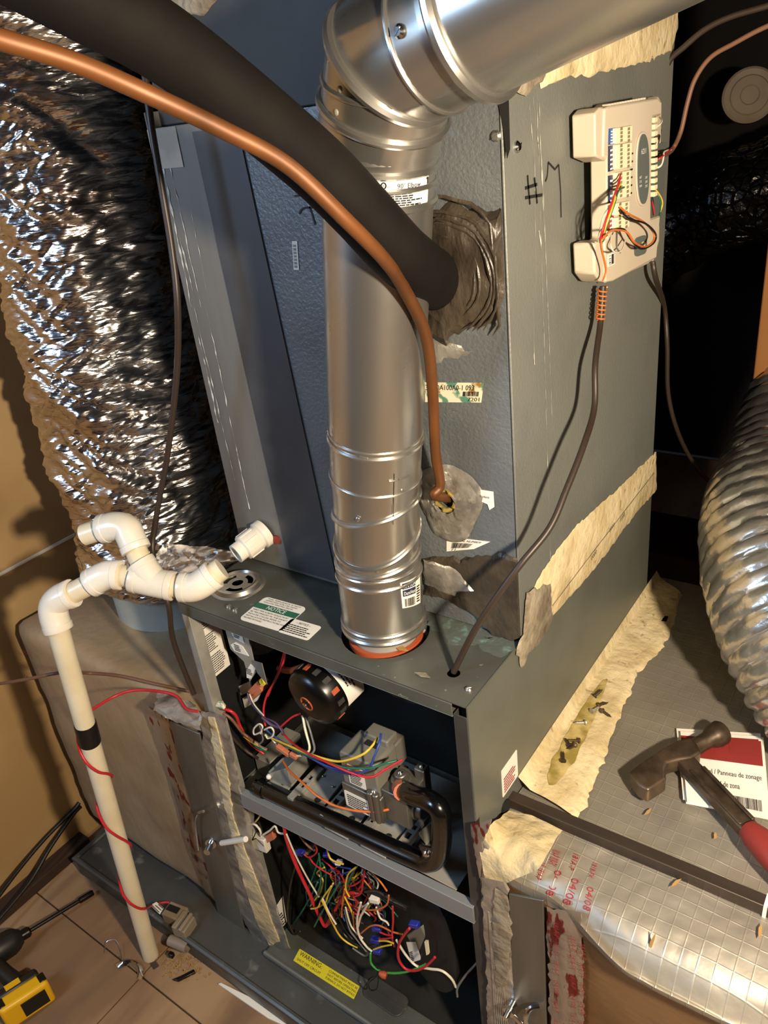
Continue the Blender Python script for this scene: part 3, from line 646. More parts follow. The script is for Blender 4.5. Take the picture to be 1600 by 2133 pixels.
# marker writing
m = MB(); pl = lambda P: spline([on(*q, y=FY) for q in P], 4)
stroke(m, pl([(624, 446), (632, 434), (652, 432)]), .0024, -Y); stroke(m, pl([(645, 430), (652, 450), (657, 468)]), .0024, -Y); stroke(m, pl([(614, 408), (625, 407)]), .002, -Y)
m.build('marker_stroke', 'ink', co)
m = MB(); pl = lambda P: [on(*q, x=W) for q in P]
for P in ([(1098, 365), (1100, 395), (1103, 426)], [(1112, 370), (1115, 395), (1118, 424)], [(1093, 392), (1118, 384)], [(1093, 412), (1129, 406)]): stroke(m, pl(P), .0034, X)
stroke(m, spline(pl([(1135, 378), (1139, 366), (1141, 338)]), 4), .0024, X); stroke(m, pl([(1141, 338), (1155, 353), (1163, 343)]), .0024, X); stroke(m, pl([(1163, 343), (1167, 400), (1168, 453)]), .0024, X)
m.build('marker_number', 'ink', co)
def streak(P, w_, nrm, sd):
    Q = [P[0]]
    for a, b in zip(P, P[1:]): Q += [a.lerp(b, .5), b]
    nrm = V(nrm); t = (P[-1] - P[0]).normalized(); s_ = t.cross(nrm).normalized(); m = MB(); L = []
    for p in Q:
        k = w_ * max(.05, .25 + 1.5 * noise.noise(p * 55 + V((sd, 0, 0)))) * .5; L.append((m.bm.verts.new(p - s_ * k + nrm * .0008), m.bm.verts.new(p + s_ * k + nrm * .0008)))
    for a, b in zip(L, L[1:]): m.face([a[0], a[1], b[1], b[0]])
    m.build('mastic_streak', 'white_streak', co, smooth=0)
# mastic on the side: streaks down the corner, cream band at the furnace joint
m = MB()
for (x0, y0), (x1, y1), w_ in (((1117, 190), (1146, 1180), .0016), ((1122, 215), (1125, 320), .003), ((1100, 210), (1112, 330), .002), ((1128, 330), (1150, 900), .0014), ((1108, 190), (1120, 300), .002), ((1122, 480), (1127, 520), .003), ((1110, 640), (1112, 760), .002), ((1126, 320), (1132, 480), .0022), ((1112, 300), (1116, 640), .0016)):
    n = 26; P = []
    for k in range(n):
        t = k / (n - 1); p = on(x0 + (x1 - x0) * t, y0 + (y1 - y0) * t, x=W); p += V((0, noise.noise(p * 60) * .001, 0)); P.append(p)
    streak(P, w_, X, x0)
m = MB(); blob(m, poly([(1103, 1240), (1130, 1190), (1175, 1125), (1225, 1072), (1290, 1015), (1367, 940), (1368, 1018), (1330, 1062), (1280, 1130), (1230, 1195), (1180, 1252), (1136, 1300), (1112, 1340)], x=W + .0006), X, .0022, .003, seed=5, inset=.012)
m.build('mastic_band', 'mastic_cream', co, smooth=50)
m = MB(); a, b = (1150, 1262), (1362, 985); stroke(m, [on(*a, x=W + .003), on(1250, 1130, x=W + .003), on(*b, x=W + .003)], .0015, X)
for q in ((1232, 1168), (1270, 1110), (1292, 1088)):
    p = on(*q, x=W + .0035); put_text(m, '0000', .022, .008, plane_fn(p, V((0, 1, .1)), V((0, -.1, 1)), .0004))
lab(m.build('tape_print', 'mastic_brown', co), 'faint print showing through the cream band')
m = MB(); blob(m, poly([(1098, 1230), (1146, 1215), (1150, 1290), (1120, 1345), (1098, 1360), (1086, 1396), (1076, 1352), (1090, 1320)], x=W + .0028), X, .003, .004, seed=8)
m.build('mastic_drip', 'mastic_brown', co, smooth=50)
m = MB(); blob(m, poly([(880, 1165), (960, 1160), (1040, 1150), (1087, 1165), (1092, 1260), (1095, 1330), (1040, 1335), (985, 1275), (930, 1245), (885, 1230)], y=FY), -Y, .006, .004, seed=11)
m.jitter(.003, 50)
for v in m.bm.verts: v.co.x = min(v.co.x, W - .001); v.co.z = max(v.co.z, .0015)
m.build('base_sealant', 'mastic_grey', co, smooth=50)
m = MB(); blob(m, poly([(880, 1165), (950, 1185), (985, 1230), (935, 1240), (880, 1215)], y=FY - .006), -Y, .003, .004, seed=13); m.build('foil_tape', 'foil_tape', co, smooth=40)
m = MB(); blob(m, poly([(880, 705), (940, 712), (985, 730), (940, 745), (880, 755)], y=FY), -Y, .0015, .004, seed=14); m.build('foil_tape', 'foil_tape', co, smooth=40)
# green mineral crust on the furnace top belongs to the furnace
M('crust', '#4c534e', .7, .1, '#648077', 70, lo=.55, hi=.72, bump=.5, bscale=90)
for pts, sd in (([(890, 1300), (920, 1262), (985, 1275), (1050, 1310), (1060, 1330), (1000, 1345), (930, 1340)], 1), ([(1000, 1320), (1075, 1330), (1085, 1350), (1040, 1372), (1000, 1350)], 2)):
    m = MB(); blob(m, poly(pts, z=.0003), Z, .0004, .006, seed=sd, inset=.012); lab(m.build('mineral_crust', 'crust', fu, smooth=0), 'green mineral crust on the furnace top')
# white-ish streaks of dried mastic on the left strip
m = MB()
for (x0, y0), (x1, y1), w_ in (((330, 300), (400, 640), .006), ((345, 300), (420, 640), .003), ((372, 480), (405, 620), .004), ((405, 640), (490, 1000), .003), ((430, 640), (520, 1060), .003), ((415, 700), (455, 880), .005), ((395, 420), (430, 600), .002)):
    n = 30; P = []
    for k in range(n):
        t = k / (n - 1); p = on(x0 + (x1 - x0) * t, y0 + (y1 - y0) * t, y=S - .0026); P.append(p + V((noise.noise(p * 50) * .002, 0, 0)))
    streak(P, w_, -Y, x0)
m = MB(); m.prism([(.112, S - .003, .01), (.213, S - .003, .01), (.172, S - .003, CZ - .01), (.09, S - .003, CZ - .01)], (0, -.0012, 0)); m.build('shadow_band', 'strip_shadow', co)  # dark band paints the vent's shadow onto the coil front
# drain stub on the coil
dp = on(552, 1108, y=S); m = MB()
m.lathe(dp, V((-.25, -1, -.25)), [(.024, 0), (.024, .012), (.019, .014), (.0215, .018), (.0215, .046), (.0165, .048), (.0165, .062), (.0125, .062), (.0125, .03)], 28, cap=False)
ds = m.build('drain_fitting', 'pvc', co)
MB().lathe(dp, V((-.25, -1, -.25)), [(.0124, .028), (.0124, .03)], 20).build('drain_bore', 'dark_hole', ds)
m = MB()
for k in range(8):
    u, v, ax = frame(V((-.25, -1, -.25))); a = 2 * PI * k / 8; m.obox(dp + ax * .02 + (u * math.cos(a) + v * math.sin(a)) * .0212 - (v * math.cos(a) - u * math.sin(a)) * .002, ax * .024, (v * math.cos(a) - u * math.sin(a)) * .004, (u * math.cos(a) + v * math.sin(a)) * .0015)
m.build('grip_rib', 'pvc', ds)
MB().cyl(on(580, 1122, y=S), -Y, .008, .006, 14).build('red_plug', 'grip_red', co)

# ------------------------------------------------------------------ supply plenum above
plen = thing('supply_plenum', 'sheet metal supply plenum above the coil cabinet with cream mastic seam', 'duct', (W / 2, .42, CZ))
MB().box(.002, W - .003, S + .022, D - .004, CZ + .001, 1.3).build('plenum_body', 'plenum_grey', plen, bevel=.002)
MB().box(W - .002, W + .0004, S - .002, D, CZ + .0355, 1.3).build('plenum_side', 'coil_side', plen, bevel=.001)
m = MB(); blob(m, poly([(1128, 180), (1122, 150), (1150, 100), (1300, -60), (1414, -60), (1412, 60), (1398, 105), (1350, 128), (1290, 142), (1230, 158), (1185, 162)], x=W + .001), X, .003, .003, seed=21, inset=.01); m.build('mastic_band', 'mastic_cream', plen, smooth=50)
m = MB(); blob(m, poly([(1055, 190), (1060, 140), (1150, 100), (1142, 140), (1128, 168), (1098, 195)], x=W + .0035), X, .003, .003, seed=23); m.build('mastic_drip', 'mastic_brown', plen, smooth=50)
m = MB(); blob(m, [V((x, S + .0215, z)) for x, z in ((.02, .80), (.12, .79), (.2, .82), (.25, .80), (.25, .84), (.02, .84))], -Y, .004, .004, seed=25); m.build('mastic_smear', 'mastic_brown', plen, smooth=50)  # pale mastic drawn in the brown one, its shade put into the colour

# ------------------------------------------------------------------ double wall gas vent
vent = thing('vent_pipe', 'shiny galvanised gas vent pipe rising from the furnace with an adjustable elbow', 'pipe', (VB.x, VB.y, .0))
R = .0575
A0 = V((VB.x, VB.y, .015)); A1 = on(787, 1166, y=VB.y + .004); A2 = on(782, 1000, y=VB.y - .004); A3 = on(787, 300, y=.062); A4 = on(818, 128, y=.045); A5 = on(985, 33, y=.035)
A6 = A5 + (on(1250, -112, y=.02) - on(994, 33, y=.03)).normalized() * .9
def seg_pipe(pts, r, name, parent, mat='galv'):
    m = MB(); m.tube(pts, r, 48, caps=False); return m.build(name, mat, parent, smooth=25)
def lerp(a, b, t): return a.lerp(b, t)
def bead(c, ax, r, parent, minor=.0035, tilt=(0, 0), name='bead'):
    u, v, ax = frame(ax); u = (X - ax * X.dot(ax)).normalized(); v = ax.cross(u)
    p = [c + u * r * math.cos(t) + v * r * math.sin(t) + ax * (tilt[0] * math.cos(t) + tilt[1] * math.sin(t)) for t in [2 * PI * k / 56 for k in range(56)]]
    m = MB(); m.tube(p, minor, 8, closed=True); return m.build(name, 'galv', parent)
lo = seg_pipe([A0, lerp(A0, A1, .5), A1], R + .001, 'lower_collar', vent)
for t, rr, mi in ((.02, R, .0045), (.13, R + .001, .003), (.84, R, .0035), (.97, R - .001, .003)): bead(lerp(A0, A1, t), A1 - A0, rr, lo, mi)
g1 = seg_pipe([A1, lerp(A1, A2, .5), A2], R - .0015, 'elbow_gore', vent)
for t, tl in ((.10, (.010, .004)), (.36, (.004, .022)), (.74, (.016, .004))): bead(lerp(A1, A2, t), A2 - A1, R - .001, g1, .0036, tl)
mid = seg_pipe([A2, lerp(A2, A3, .5), A3], R, 'straight_pipe', vent)
for t, mi in ((.03, .002), (.165, .003), (.185, .0018), (.875, .0045), (.92, .003), (.955, .004), (.985, .0045)): bead(lerp(A2, A3, t), A3 - A2, R, mid, mi)
up_ = seg_pipe([A3, A4, A5], R + .003, 'upper_elbow', vent)
bead(lerp(A3, A4, .45), A4 - A3, R + .004, up_, .004); bead(A4, (A5 - A4).normalized() + (A4 - A3).normalized(), R + .006, up_, .0055)
bead(lerp(A3, A4, .8), A4 - A3, R + .003, up_, .003, (.012, .0))
bead(lerp(A4, A5, .55), A5 - A4, R + .003, up_, .0025)
hz_ = seg_pipe([lerp(A4, A5, .9), A6], R + .005, 'sloping_run', vent)
bead(A5 + (A6 - A5).normalized() * .004, A6 - A5, R + .006, hz_, .006)
# rivets, screw, embossed dashes
def onpipe(px, py, a, b, r):
    """nearest visible surface point of a pipe about the line a-b"""
    d0 = (on(px, py, d=1) - CAM).normalized(); ax = (b - a).normalized(); w0 = CAM - a
    dp_ = d0 - ax * d0.dot(ax); wp = w0 - ax * w0.dot(ax); A = dp_.dot(dp_); B = 2 * dp_.dot(wp); Cc = wp.dot(wp) - r * r
    disc = max(B * B - 4 * A * Cc, 0); t = (-B - math.sqrt(disc)) / (2 * A); p = CAM + d0 * t; q = p - a; n = (q - ax * q.dot(ax)).normalized(); return p, n
for q in ((778, 308), (873, 308), (838, 1022), (745, 1082), (785, 1191), (870, 935)):
    p, n = onpipe(*q, A2, A3, R); m = MB(); m.lathe(p - n * .0005, n, [(.003, 0), (.003, .001), (.0015, .002)], 12); m.build('rivet', 'galv', vent)
for q in ((708, 186), (700, 234)):
    p, n = onpipe(*q, A3, A4, R + .003); m = MB(); m.lathe(p - n * .0005, n, [(.003, 0), (.003, .001), (.0015, .002)], 12); m.build('rivet', 'galv_dull', vent)
p, n = onpipe(834, 65, A4, A5, R + .003); screw(p, n, .0055, 'chrome', vent)
for q0, q1 in (((722, 948), (732, 950)), ((748, 951), (766, 955)), ((810, 1002), (826, 1000)), ((830, 998), (852, 990)), ((735, 1254), (741, 1256))):
    p, n = onpipe(*q0, A2, A3, R); p2, n2 = onpipe(*q1, A2, A3, R); m = MB(); m.tube([p, (p + p2) / 2 + n * .0006, p2], .0016, 6); m.build('embossed_dash', 'galv', vent)
# long seam line
p0, n0 = onpipe(820, 1030, A2, A3, R); m = MB(); ax = (A3 - A2).normalized(); t_ = n0.cross(ax)
stroke(m, [p0 + ax * .03, p0 - ax * .045], .001, n0); m.build('lap_seam', 'galv_dark', vent)
# paper labels wrapped on the pipe
def pipe_label(quad, a, b, r, parent, name, label):
    """quad: lower-left, lower-right, upper-right, upper-left in the photograph"""
    ax = (b - a).normalized(); u_ = (X - ax * X.dot(ax)).normalized(); v_ = ax.cross(u_); cs = []
    for q in quad:
        p, n = onpipe(*q, a, b, r); cs.append((math.atan2(n.dot(v_), n.dot(u_)), (p - a).dot(ax)))
    def fn(u, v, dr=.0006):
        A = [cs[0][k] * (1 - u) * (1 - v) + cs[1][k] * u * (1 - v) + cs[2][k] * u * v + cs[3][k] * (1 - u) * v for k in (0, 1)]
        return a + ax * A[1] + (u_ * math.cos(A[0]) + v_ * math.sin(A[0])) * (r + dr)
    m = MB(); m.grid(fn, 14, 4); o = m.build(name, 'label_white', parent); o['label'] = label
    return o, lambda u, v: fn(u, v, .0011)
s, f = pipe_label([(735, 436), (889, 432), (892, 361), (735, 369)], A2, A3, R, vent, 'elbow_label', 'white printed label wrapped around the vent pipe')
m = MB(); put_text(m, '90° Elbow', .32, .16, sub(f, .52, .70)); put_text(m, 'LISTED 616J', .24, .075, sub(f, .28, .56)); put_text(m, 'TYPE B GAS VENT', .32, .075, sub(f, .55, .56))
for i in range(5):
    r_ = random.Random(i); lines(m, sub(f, .22, .18 + .068 * i), .66, .05, 1, r_, .9)
put_text(m, 'www.duravent.com', .36, .055, sub(f, .6, .05))
m.tube([V(f(.36 + .028 * math.cos(t), .8 + .09 * math.sin(t))) for t in [k * PI / 8 for k in range(16)]], .0006, 4, closed=True); put_text(m, 'UL', .03, .08, sub(f, .345, .76)); put_text(m, 'us', .025, .04, sub(f, .4, .74))
m.tube([V(f(.972, .72)), V(f(.972, .92))], .0007, 4); stroke(m, [V(f(.955, .86)), V(f(.972, .93))], .0012, -Y); stroke(m, [V(f(.972, .93)), V(f(.989, .86))], .0012, -Y)
m.build('lettering', 'ink', s)
s, f = pipe_label([(838, 1267), (875, 1255), (874, 1193), (833, 1214)], A0, A1, R + .001, vent, 'maker_label', 'small white barcode label on the lower collar')
m = MB(); bars(m, sub(f, .12, .05), .5, .3, 14, rnd); lines(m, sub(f, .7, .1), .25, .6, 7, rnd)
m.build('lettering', 'ink', s)
m = MB(); ff = sub(f, 0, 0); 
for y0, y1 in ((.73, .95), (.45, .69)): m.grid(lambda a, b, y0=y0, y1=y1: ff(.06 + .58 * a, y0 + (y1 - y0) * b), 12, 1)
m.build('dark_band', 'ink_blue', s)
f2 = lambda u, v: f(u, v) + (f(u, v) - (A0 + (A1 - A0).normalized() * (f(u, v) - A0).dot((A1 - A0).normalized()))).normalized() * .0006
m = MB(); put_text(m, 'SIMPSON', .5, .13, sub(f2, .1, .77)); put_text(m, 'DuraVent', .5, .13, sub(f2, .1, .5)); m.build('lettering', 'ink_white', s)

# ------------------------------------------------------------------ refrigerant lines
bpp = [(on(952, 590, y=S + .012), .037), (on(944, 591, d=1.06), .037), (on(905, 584, d=.90), .0345), (on(838, 533, d=.775), .030), (on(750, 438, d=.72), .029), (on(655, 342, d=.69), .029), (on(465, 182, d=.645), .029), (on(320, 77, d=.60), .029), (on(188, 5, d=.57), .029), (on(50, -68, d=.545), .029), (on(-150, -170, d=.51), .029)]
bp = spline([q for q, _ in bpp], 14); br_ = [bpp[min(i // 14, len(bpp) - 1)][1] * (1 - (i % 14) / 14) + bpp[min(i // 14 + 1, len(bpp) - 1)][1] * (i % 14) / 14 for i in range(len(bp))]
m = MB()
m.tube(bp, br_, 28)
suc = m.build('suction_line', 'rubber', None, smooth=60); tag(suc, 'thick black foam-insulated refrigerant pipe crossing in front of the vent', 'pipe')
def before_vent(px, py, gap):
    p, n = onpipe(px, py, A2, A3, R); return p + n * gap
cp = spline([on(945, 1038, y=S + .012), on(926, 1036, y=S - .012), on(904, 1030, y=S - .035), before_vent(894, 1008, .014), before_vent(887, 940, .012), before_vent(880, 800, .012), before_vent(868, 690, .012), on(842, 602, d=.775), on(800, 540, d=.725), on(720, 458, d=.675), on(600, 345, d=.635), on(460, 268, d=.60), on(310, 197, d=.565), on(160, 132, d=.54), on(0, 82, d=.515), on(-120, 45, d=.50)], 8)
cl = MB().tube(cp, [.0062 + .0010 * k / len(cp) for k in range(len(cp))], 14).build('copper_line', 'copper', None, smooth=60); tag(cl, 'slim brown copper liquid line running below the black insulated pipe', 'pipe')

# ------------------------------------------------------------------ insulated duct on the left
ld = thing('insulated_duct', 'large crumpled foil insulated duct standing on the left duct box', 'duct', (-.38, .27, -.25))
LC = V((-.372, .262))
M('collar_wrap', '#a8aca4', .6, 0, '#9a9f96', 8, bump=.3, bscale=30)
m = MB(); m.grid(lambda a, b: V((LC.x + .138 * math.cos(2 * PI * a) * (1 + .03 * noise.noise(V((math.cos(2 * PI * a) * 3, b * 4, 0)))), LC.y - .005 + .138 * math.sin(2 * PI * a), -.252 + b * .11)), 48, 6, wrap=True); m.build('collar', 'collar_wrap', ld)
def duct_pt(a, b):
    z = -.19 + b * 1.35; t = 2 * PI * a; ca, sa = math.cos(t), math.sin(t)
    r = .162 + .022 * math.exp(-((z + .10) / .06) ** 2) - .045 * math.exp(-((z + .2) / .025) ** 2) + .006 * math.sin(z * 9)
    p = V((ca, sa, z))
    w = noise.noise(V((ca * 1.6, sa * 1.6, z * 3.2))) * .020
    w += (abs(noise.noise(V((ca * 1.3 + 3, sa * 1.3, z * 24 + ca * 3)))) - .2) * .022
    w += (abs(noise.noise(V((ca * 2.6 + z * 3, sa * 2.6, z * 60 - ca * 6)))) - .2) * .010
    w += noise.noise(V((ca * 6 + z * 9, sa * 6, z * 130))) * .0024
    # one long sagging fold spiralling down the front
    k = math.sin(t * 1.0 + z * 7.5 + .6); w += .014 * max(k, 0) ** 6
    r += w
    lx = LC.x - .012 * b; ly = LC.y + .0 * b
    return V((lx + r * ca, ly + r * sa, z))
m = MB(); m.grid(duct_pt, 200, 460, wrap=True); m.build('foil_jacket', 'foil_duct', ld, smooth=50)
def skirt(a, b):
    p = on(330, 1130, y=.16).lerp(on(540, 1150, y=.12), a); q = on(330, 1235, z=-.03).lerp(on(440, 1190, z=.006), a); r = p.lerp(q, b)
    return r + V((0, -1, .3)) * (.018 * noise.noise(V((a * 5, b * 5, 2))) + .012 * abs(noise.noise(V((a * 12, b * 9, 5)))))
M('foil_skirt', '#c5c3c0', .25, 1.0, bump=.7, bscale=18, bdist=.008)
m = MB(); m.grid(skirt, 40, 20); m.build('foil_flap', 'foil_skirt', ld, smooth=40)

# ------------------------------------------------------------------ left duct box
lb = thing('left_duct_box', 'foil-faced duct board box left of the furnace with a hook latch', 'duct box', (-.33, .28, -.877))
M('foil_kraft', '#b8a588', .4, .42, '#9f8a6c', 5, lo=.4, hi=.65, bump=.55, bscale=34, bdist=.004, rvar=.1, bstretch=(1, 1, .45))
def rbox(x0, x1, y0, y1, z0, z1, amp, nx=40, ny=30, nz=40, r=.03, bulge=0):
    m = MB()
    g = bmesh.ops.create_cube(m.bm, size=2.0)
    bmesh.ops.subdivide_edges(m.bm, edges=m.bm.edges[:], cuts=26, use_grid_fill=True)
    hx, hy, hz_2 = (x1 - x0) / 2, (y1 - y0) / 2, (z1 - z0) / 2; c = V(((x0 + x1) / 2, (y0 + y1) / 2, (z0 + z1) / 2))
    for v in m.bm.verts:
        p = V((v.co.x * hx, v.co.y * hy, v.co.z * hz_2)); q = V((max(-hx + r, min(hx - r, p.x)), max(-hy + r, min(hy - r, p.y)), max(-hz_2 + r, min(hz_2 - r, p.z)))); d = p - q
        if d.length > 1e-6: n = d.normalized(); p = q + n * r
        else: n = V((0, 0, 0))
        w = c + p; w += (n if n.length > .5 else V((0, 0, 1))) * (amp * (noise.noise(w * 9) + .6 * abs(noise.noise(w * 24))))
        v.co = w
    return m
rbox(-.646, -.012, .004, .62, -.866, -.252, .006, r=.022).build('box_body', 'foil_kraft', lb, smooth=60)
fy = -.0035
M('strip_metal', '#86847c', .38, .8, '#6f6d66', 7, stretch=(1, 1, .2), bump=.06, bscale=60, rvar=.1)
m = MB(); m.prism(poly([(356, 1500), (418, 1526), (524, 1990), (478, 1984)], y=fy), (0, -.004, 0)); m.build('metal_strip', 'strip_metal', lb, bevel=.001)
m = MB(); blob(m, poly([(436, 1492), (448, 1494), (474, 1600), (487, 1700), (516, 1780), (543, 1850), (563, 1905), (584, 1962), (564, 1972), (541, 1930), (512, 1850), (482, 1740), (455, 1620)], y=fy - .002), -Y, .0025, .003, seed=31, inset=.006); m.build('mastic_seam', 'mastic_cream', lb, smooth=50)
m = MB(); blob(m, poly([(418, 1480), (470, 1490), (500, 1640), (520, 1740), (560, 1840), (605, 1975), (545, 1985), (500, 1900), (455, 1700), (425, 1560)], y=fy), -Y, .0025, .003, seed=32, inset=.004); m.build('foil_tape', 'foil_tape', lb, smooth=50)
M('foil_red_print', '#a99d90', .35, .7, '#7a2f2d', 60, lo=.56, hi=.6, stretch=(1, 1, .3), bump=.6, bscale=40, bdist=.004)
m = MB(); blob(m, poly([(300, 1470), (352, 1496), (395, 1640), (425, 1740), (462, 1890), (430, 1860), (385, 1740), (350, 1610), (322, 1530)], y=fy + .001), -Y, .0015, .002, seed=33); lab(m.build('printed_tape', 'foil_red_print', lb, smooth=40), 'foil tape printed in red')
m = MB(); blob(m, poly([(330, 1440), (395, 1462), (422, 1490), (418, 1522), (360, 1500), (320, 1480)], z=-.243), Z, .006, .004, seed=34); m.jitter(.003, 60); m.build('foil_tape', 'foil_tape', lb, smooth=40)
m = MB()
for i, (px, py) in enumerate(((58, 1352), (52, 1378), (62, 1402))):
    p = on(px, py, y=fy + .003)
    put_text(m, ('024A', '024AA', '16')[i], .035 - .01 * i, .007, plane_fn(p, V((1, 0, -.12)), V((.12, 0, 1)), .012))
m.build('lettering', 'ink_red', lb)
def latch(p, n, side, parent):
    """draw latch: a stud with clip and a curved hook"""
    n = V(n); o = MB(); o.lathe(p, n, [(.0065, 0), (.0065, .012), (.009, .012), (.009, .018)], 14); o.lathe(p + n * .018, n, [(.005, 0), (.005, .01)], 12)
    la = o.build('latch_stud', 'chrome', parent)
    m = MB(); m.obox(p + V((.002, -.012, -.012)), (.03 * side, -.004, -.012), (0, -.003, 0), (.004, 0, .01)); m.build('latch_clip', 'chrome', parent, bevel=.001)
    m = MB(); m.tube(spline([p + V((.022 * side, -.014, -.02)), p + V((.03 * side, -.018, .0)), p + V((.03 * side, -.02, .018)), p + V((.034 * side, -.012, .034)), p + V((.045 * side, -.004, .038))], 6), .004, 8); m.build('latch_hook', 'chrome', parent)
m = MB(); m.tube(spline(poly([(413, 1770), (407, 1720), (412, 1695), (424, 1690)], y=fy - .014), 6), .003, 8); m.build('latch_hook', 'chrome', lb)
p = on(442, 1752, y=fy - .004); m = MB(); m.lathe(p, (.5, -1, .1), [(.012, 0), (.012, .008), (.007, .008), (.007, .03)], 14); m.build('latch_stud', 'chrome', lb)
m = MB(); m.tube([on(462, 1756, y=-.02), on(512, 1748, y=-.02)], .0055, 10); lab(m.build('white_pin', 'label_white', lb), 'short white plastic pin across the mastic')

# ------------------------------------------------------------------ right duct box
rb = thing('right_duct_box', 'foil-wrapped duct box right of the furnace under the hammer', 'duct box', (.75, .35, -1.2))
def rpt(a, b):
    x = W + .003 + a * .50
    # section from low front face, over the bulging shoulder, to the back
    g = min(1, max(0, (x - .625) / .14)); g = g * g * (3 - 2 * g); bul = .040 * g * (1 - max(0, min(1, (x - .84) / .12)) ** 2); lowz = -.290 - .010 * g
    prof = [(.0 - bul * .1, -.872), (.0 - bul * .15, -.62), (.0 - bul * .2, -.48), (-.0 - bul * .3, lowz - .05), (-.002 - bul * .75, lowz - .006), (-.004 - bul, lowz + .016), (-.0 - bul * .85, -.29 - .014 * g), (.02 - bul * .6, -.270), (.06 - bul * .2, -.259), (.12, -.256), (.3, -.257), (.5, -.252), (.76, -.25)]
    s_ = b * (len(prof) - 1); i = min(int(s_), len(prof) - 2); t = s_ - i
    P = [V((0, q[0], q[1])) for q in (prof[max(i - 1, 0)], prof[i], prof[i + 1], prof[min(i + 2, len(prof) - 1)])]
    q = .5 * ((2 * P[1]) + (P[2] - P[0]) * t + (2 * P[0] - 5 * P[1] + 4 * P[2] - P[3]) * t * t + (3 * P[1] - P[0] - 3 * P[2] + P[3]) * t ** 3)
    p = V((x, q.y, q.z)); p.z += .0035 * noise.noise(p * 12) + .002 * abs(noise.noise(p * 40)) + (.006 * max(0, noise.noise(p * 5)) if p.y > .12 else 0); p.y += .003 * noise.noise(p * 14 + V((5, 0, 0)))
    return p
m = MB(); m.grid(rpt, 110, 150); bm_ = m.bm
body = m.build('box_body', ['foil_scrim', 'kraft_foil'], rb, smooth=60)
me = body.data
for pl_ in me.polygons:
    c_ = pl_.center + OFF[rb.name]
    g_ = min(1, max(0, (c_.x - .625) / .14)); g_ = g_ * g_ * (3 - 2 * g_)
    if c_.z < -.294 - .016 * g_ + .004 * noise.noise(c_ * 20): pl_.material_index = 1
fy2 = -.006
m = MB(); m.prism(poly([(1062, 1858), (1134, 1872), (1142, 2180), (1078, 2180)], y=fy2), (0, -.004, 0)); m.build('metal_strip', 'strip_metal', rb, bevel=.001)
m = MB(); blob(m, poly([(1000, 1735), (1030, 1780), (1060, 1850), (1072, 1990), (1078, 2180), (1020, 2180), (1012, 2000), (1004, 1850)], y=fy2), -Y, .003, .003, seed=41)
for k in range(7): m.tube(spline([on(1018 + k * 4, 1900 + 20 * k, y=fy2 - .003), on(1026 + k * 3, 2020, y=fy2 - .004), on(1034 + k * 5, 2180, y=fy2 - .003)], 6), .0015, 6)
m.build('foil_tape', 'foil_tape', rb, smooth=50)
m = MB(); blob(m, poly([(1030, 1850), (1060, 1868), (1066, 1960), (1056, 2050), (1035, 2060), (1025, 1960)], y=fy2 - .004), -Y, .002, .003, seed=42); m.build('mastic_smear', 'mastic_brown', rb, smooth=50)
# cream mastic fillet along the furnace side
edge = [(1372, 1205), (1330, 1262), (1285, 1330), (1240, 1400), (1195, 1475), (1150, 1550), (1118, 1600), (1100, 1645)]
outer = [(1425, 1240), (1385, 1345), (1330, 1400), (1300, 1470), (1268, 1550), (1244, 1620), (1222, 1668), (1205, 1705)]
def fillet(a, b):
    s_ = a * (len(edge) - 1); i = min(int(s_), len(edge) - 2); t = s_ - i
    e = on(edge[i][0] + (edge[i + 1][0] - edge[i][0]) * t, edge[i][1] + (edge[i + 1][1] - edge[i][1]) * t, z=-.244); e.x = max(e.x, W + .004)
    o = on(outer[i][0] + (outer[i + 1][0] - outer[i][0]) * t, outer[i][1] + (outer[i + 1][1] - outer[i][1]) * t, z=-.2475)
    if b < .14: p = V((W + .001, e.y, -.226)).lerp(V((e.x + .004, e.y, -.243)), b / .14)
    else: p = V((e.x + .004, e.y, -.243)).lerp(o, (b - .14) / .86)
    k = math.sin(b * PI); p.z += .003 * noise.noise(p * 40) * k + .0025 * noise.noise(p * 16) * k + .002 * k
    if b > .88: p += V((.006 * noise.noise(p * 90), .006 * noise.noise(p * 90 + V((4, 0, 0))), -.004 * (b - .88) * 8))
    return p
m = MB(); m.grid(fillet, 90, 22); lab(m.build('mastic_fillet', 'mastic_cream', rb, smooth=60), 'thick cream mastic along the furnace side')
M('oil_stain', '#8a7a3a', .6, 0, '#b9a56c', 40, lo=.4, hi=.6, bump=.5, bscale=80)
m = MB()
def stain(a, b):
    w_ = math.sin(min(1, a) * PI) ** .5; p = fillet(.42 + a * .5, .40 + (b - .5) * .34 * w_ + .04 * noise.noise(V((a * 9, b * 3, 1)))); return p + V((.0006, 0, .0010))
m.grid(stain, 40, 6); lab(m.build('oil_stain', 'oil_stain', rb, smooth=60), 'olive stain on the mastic')
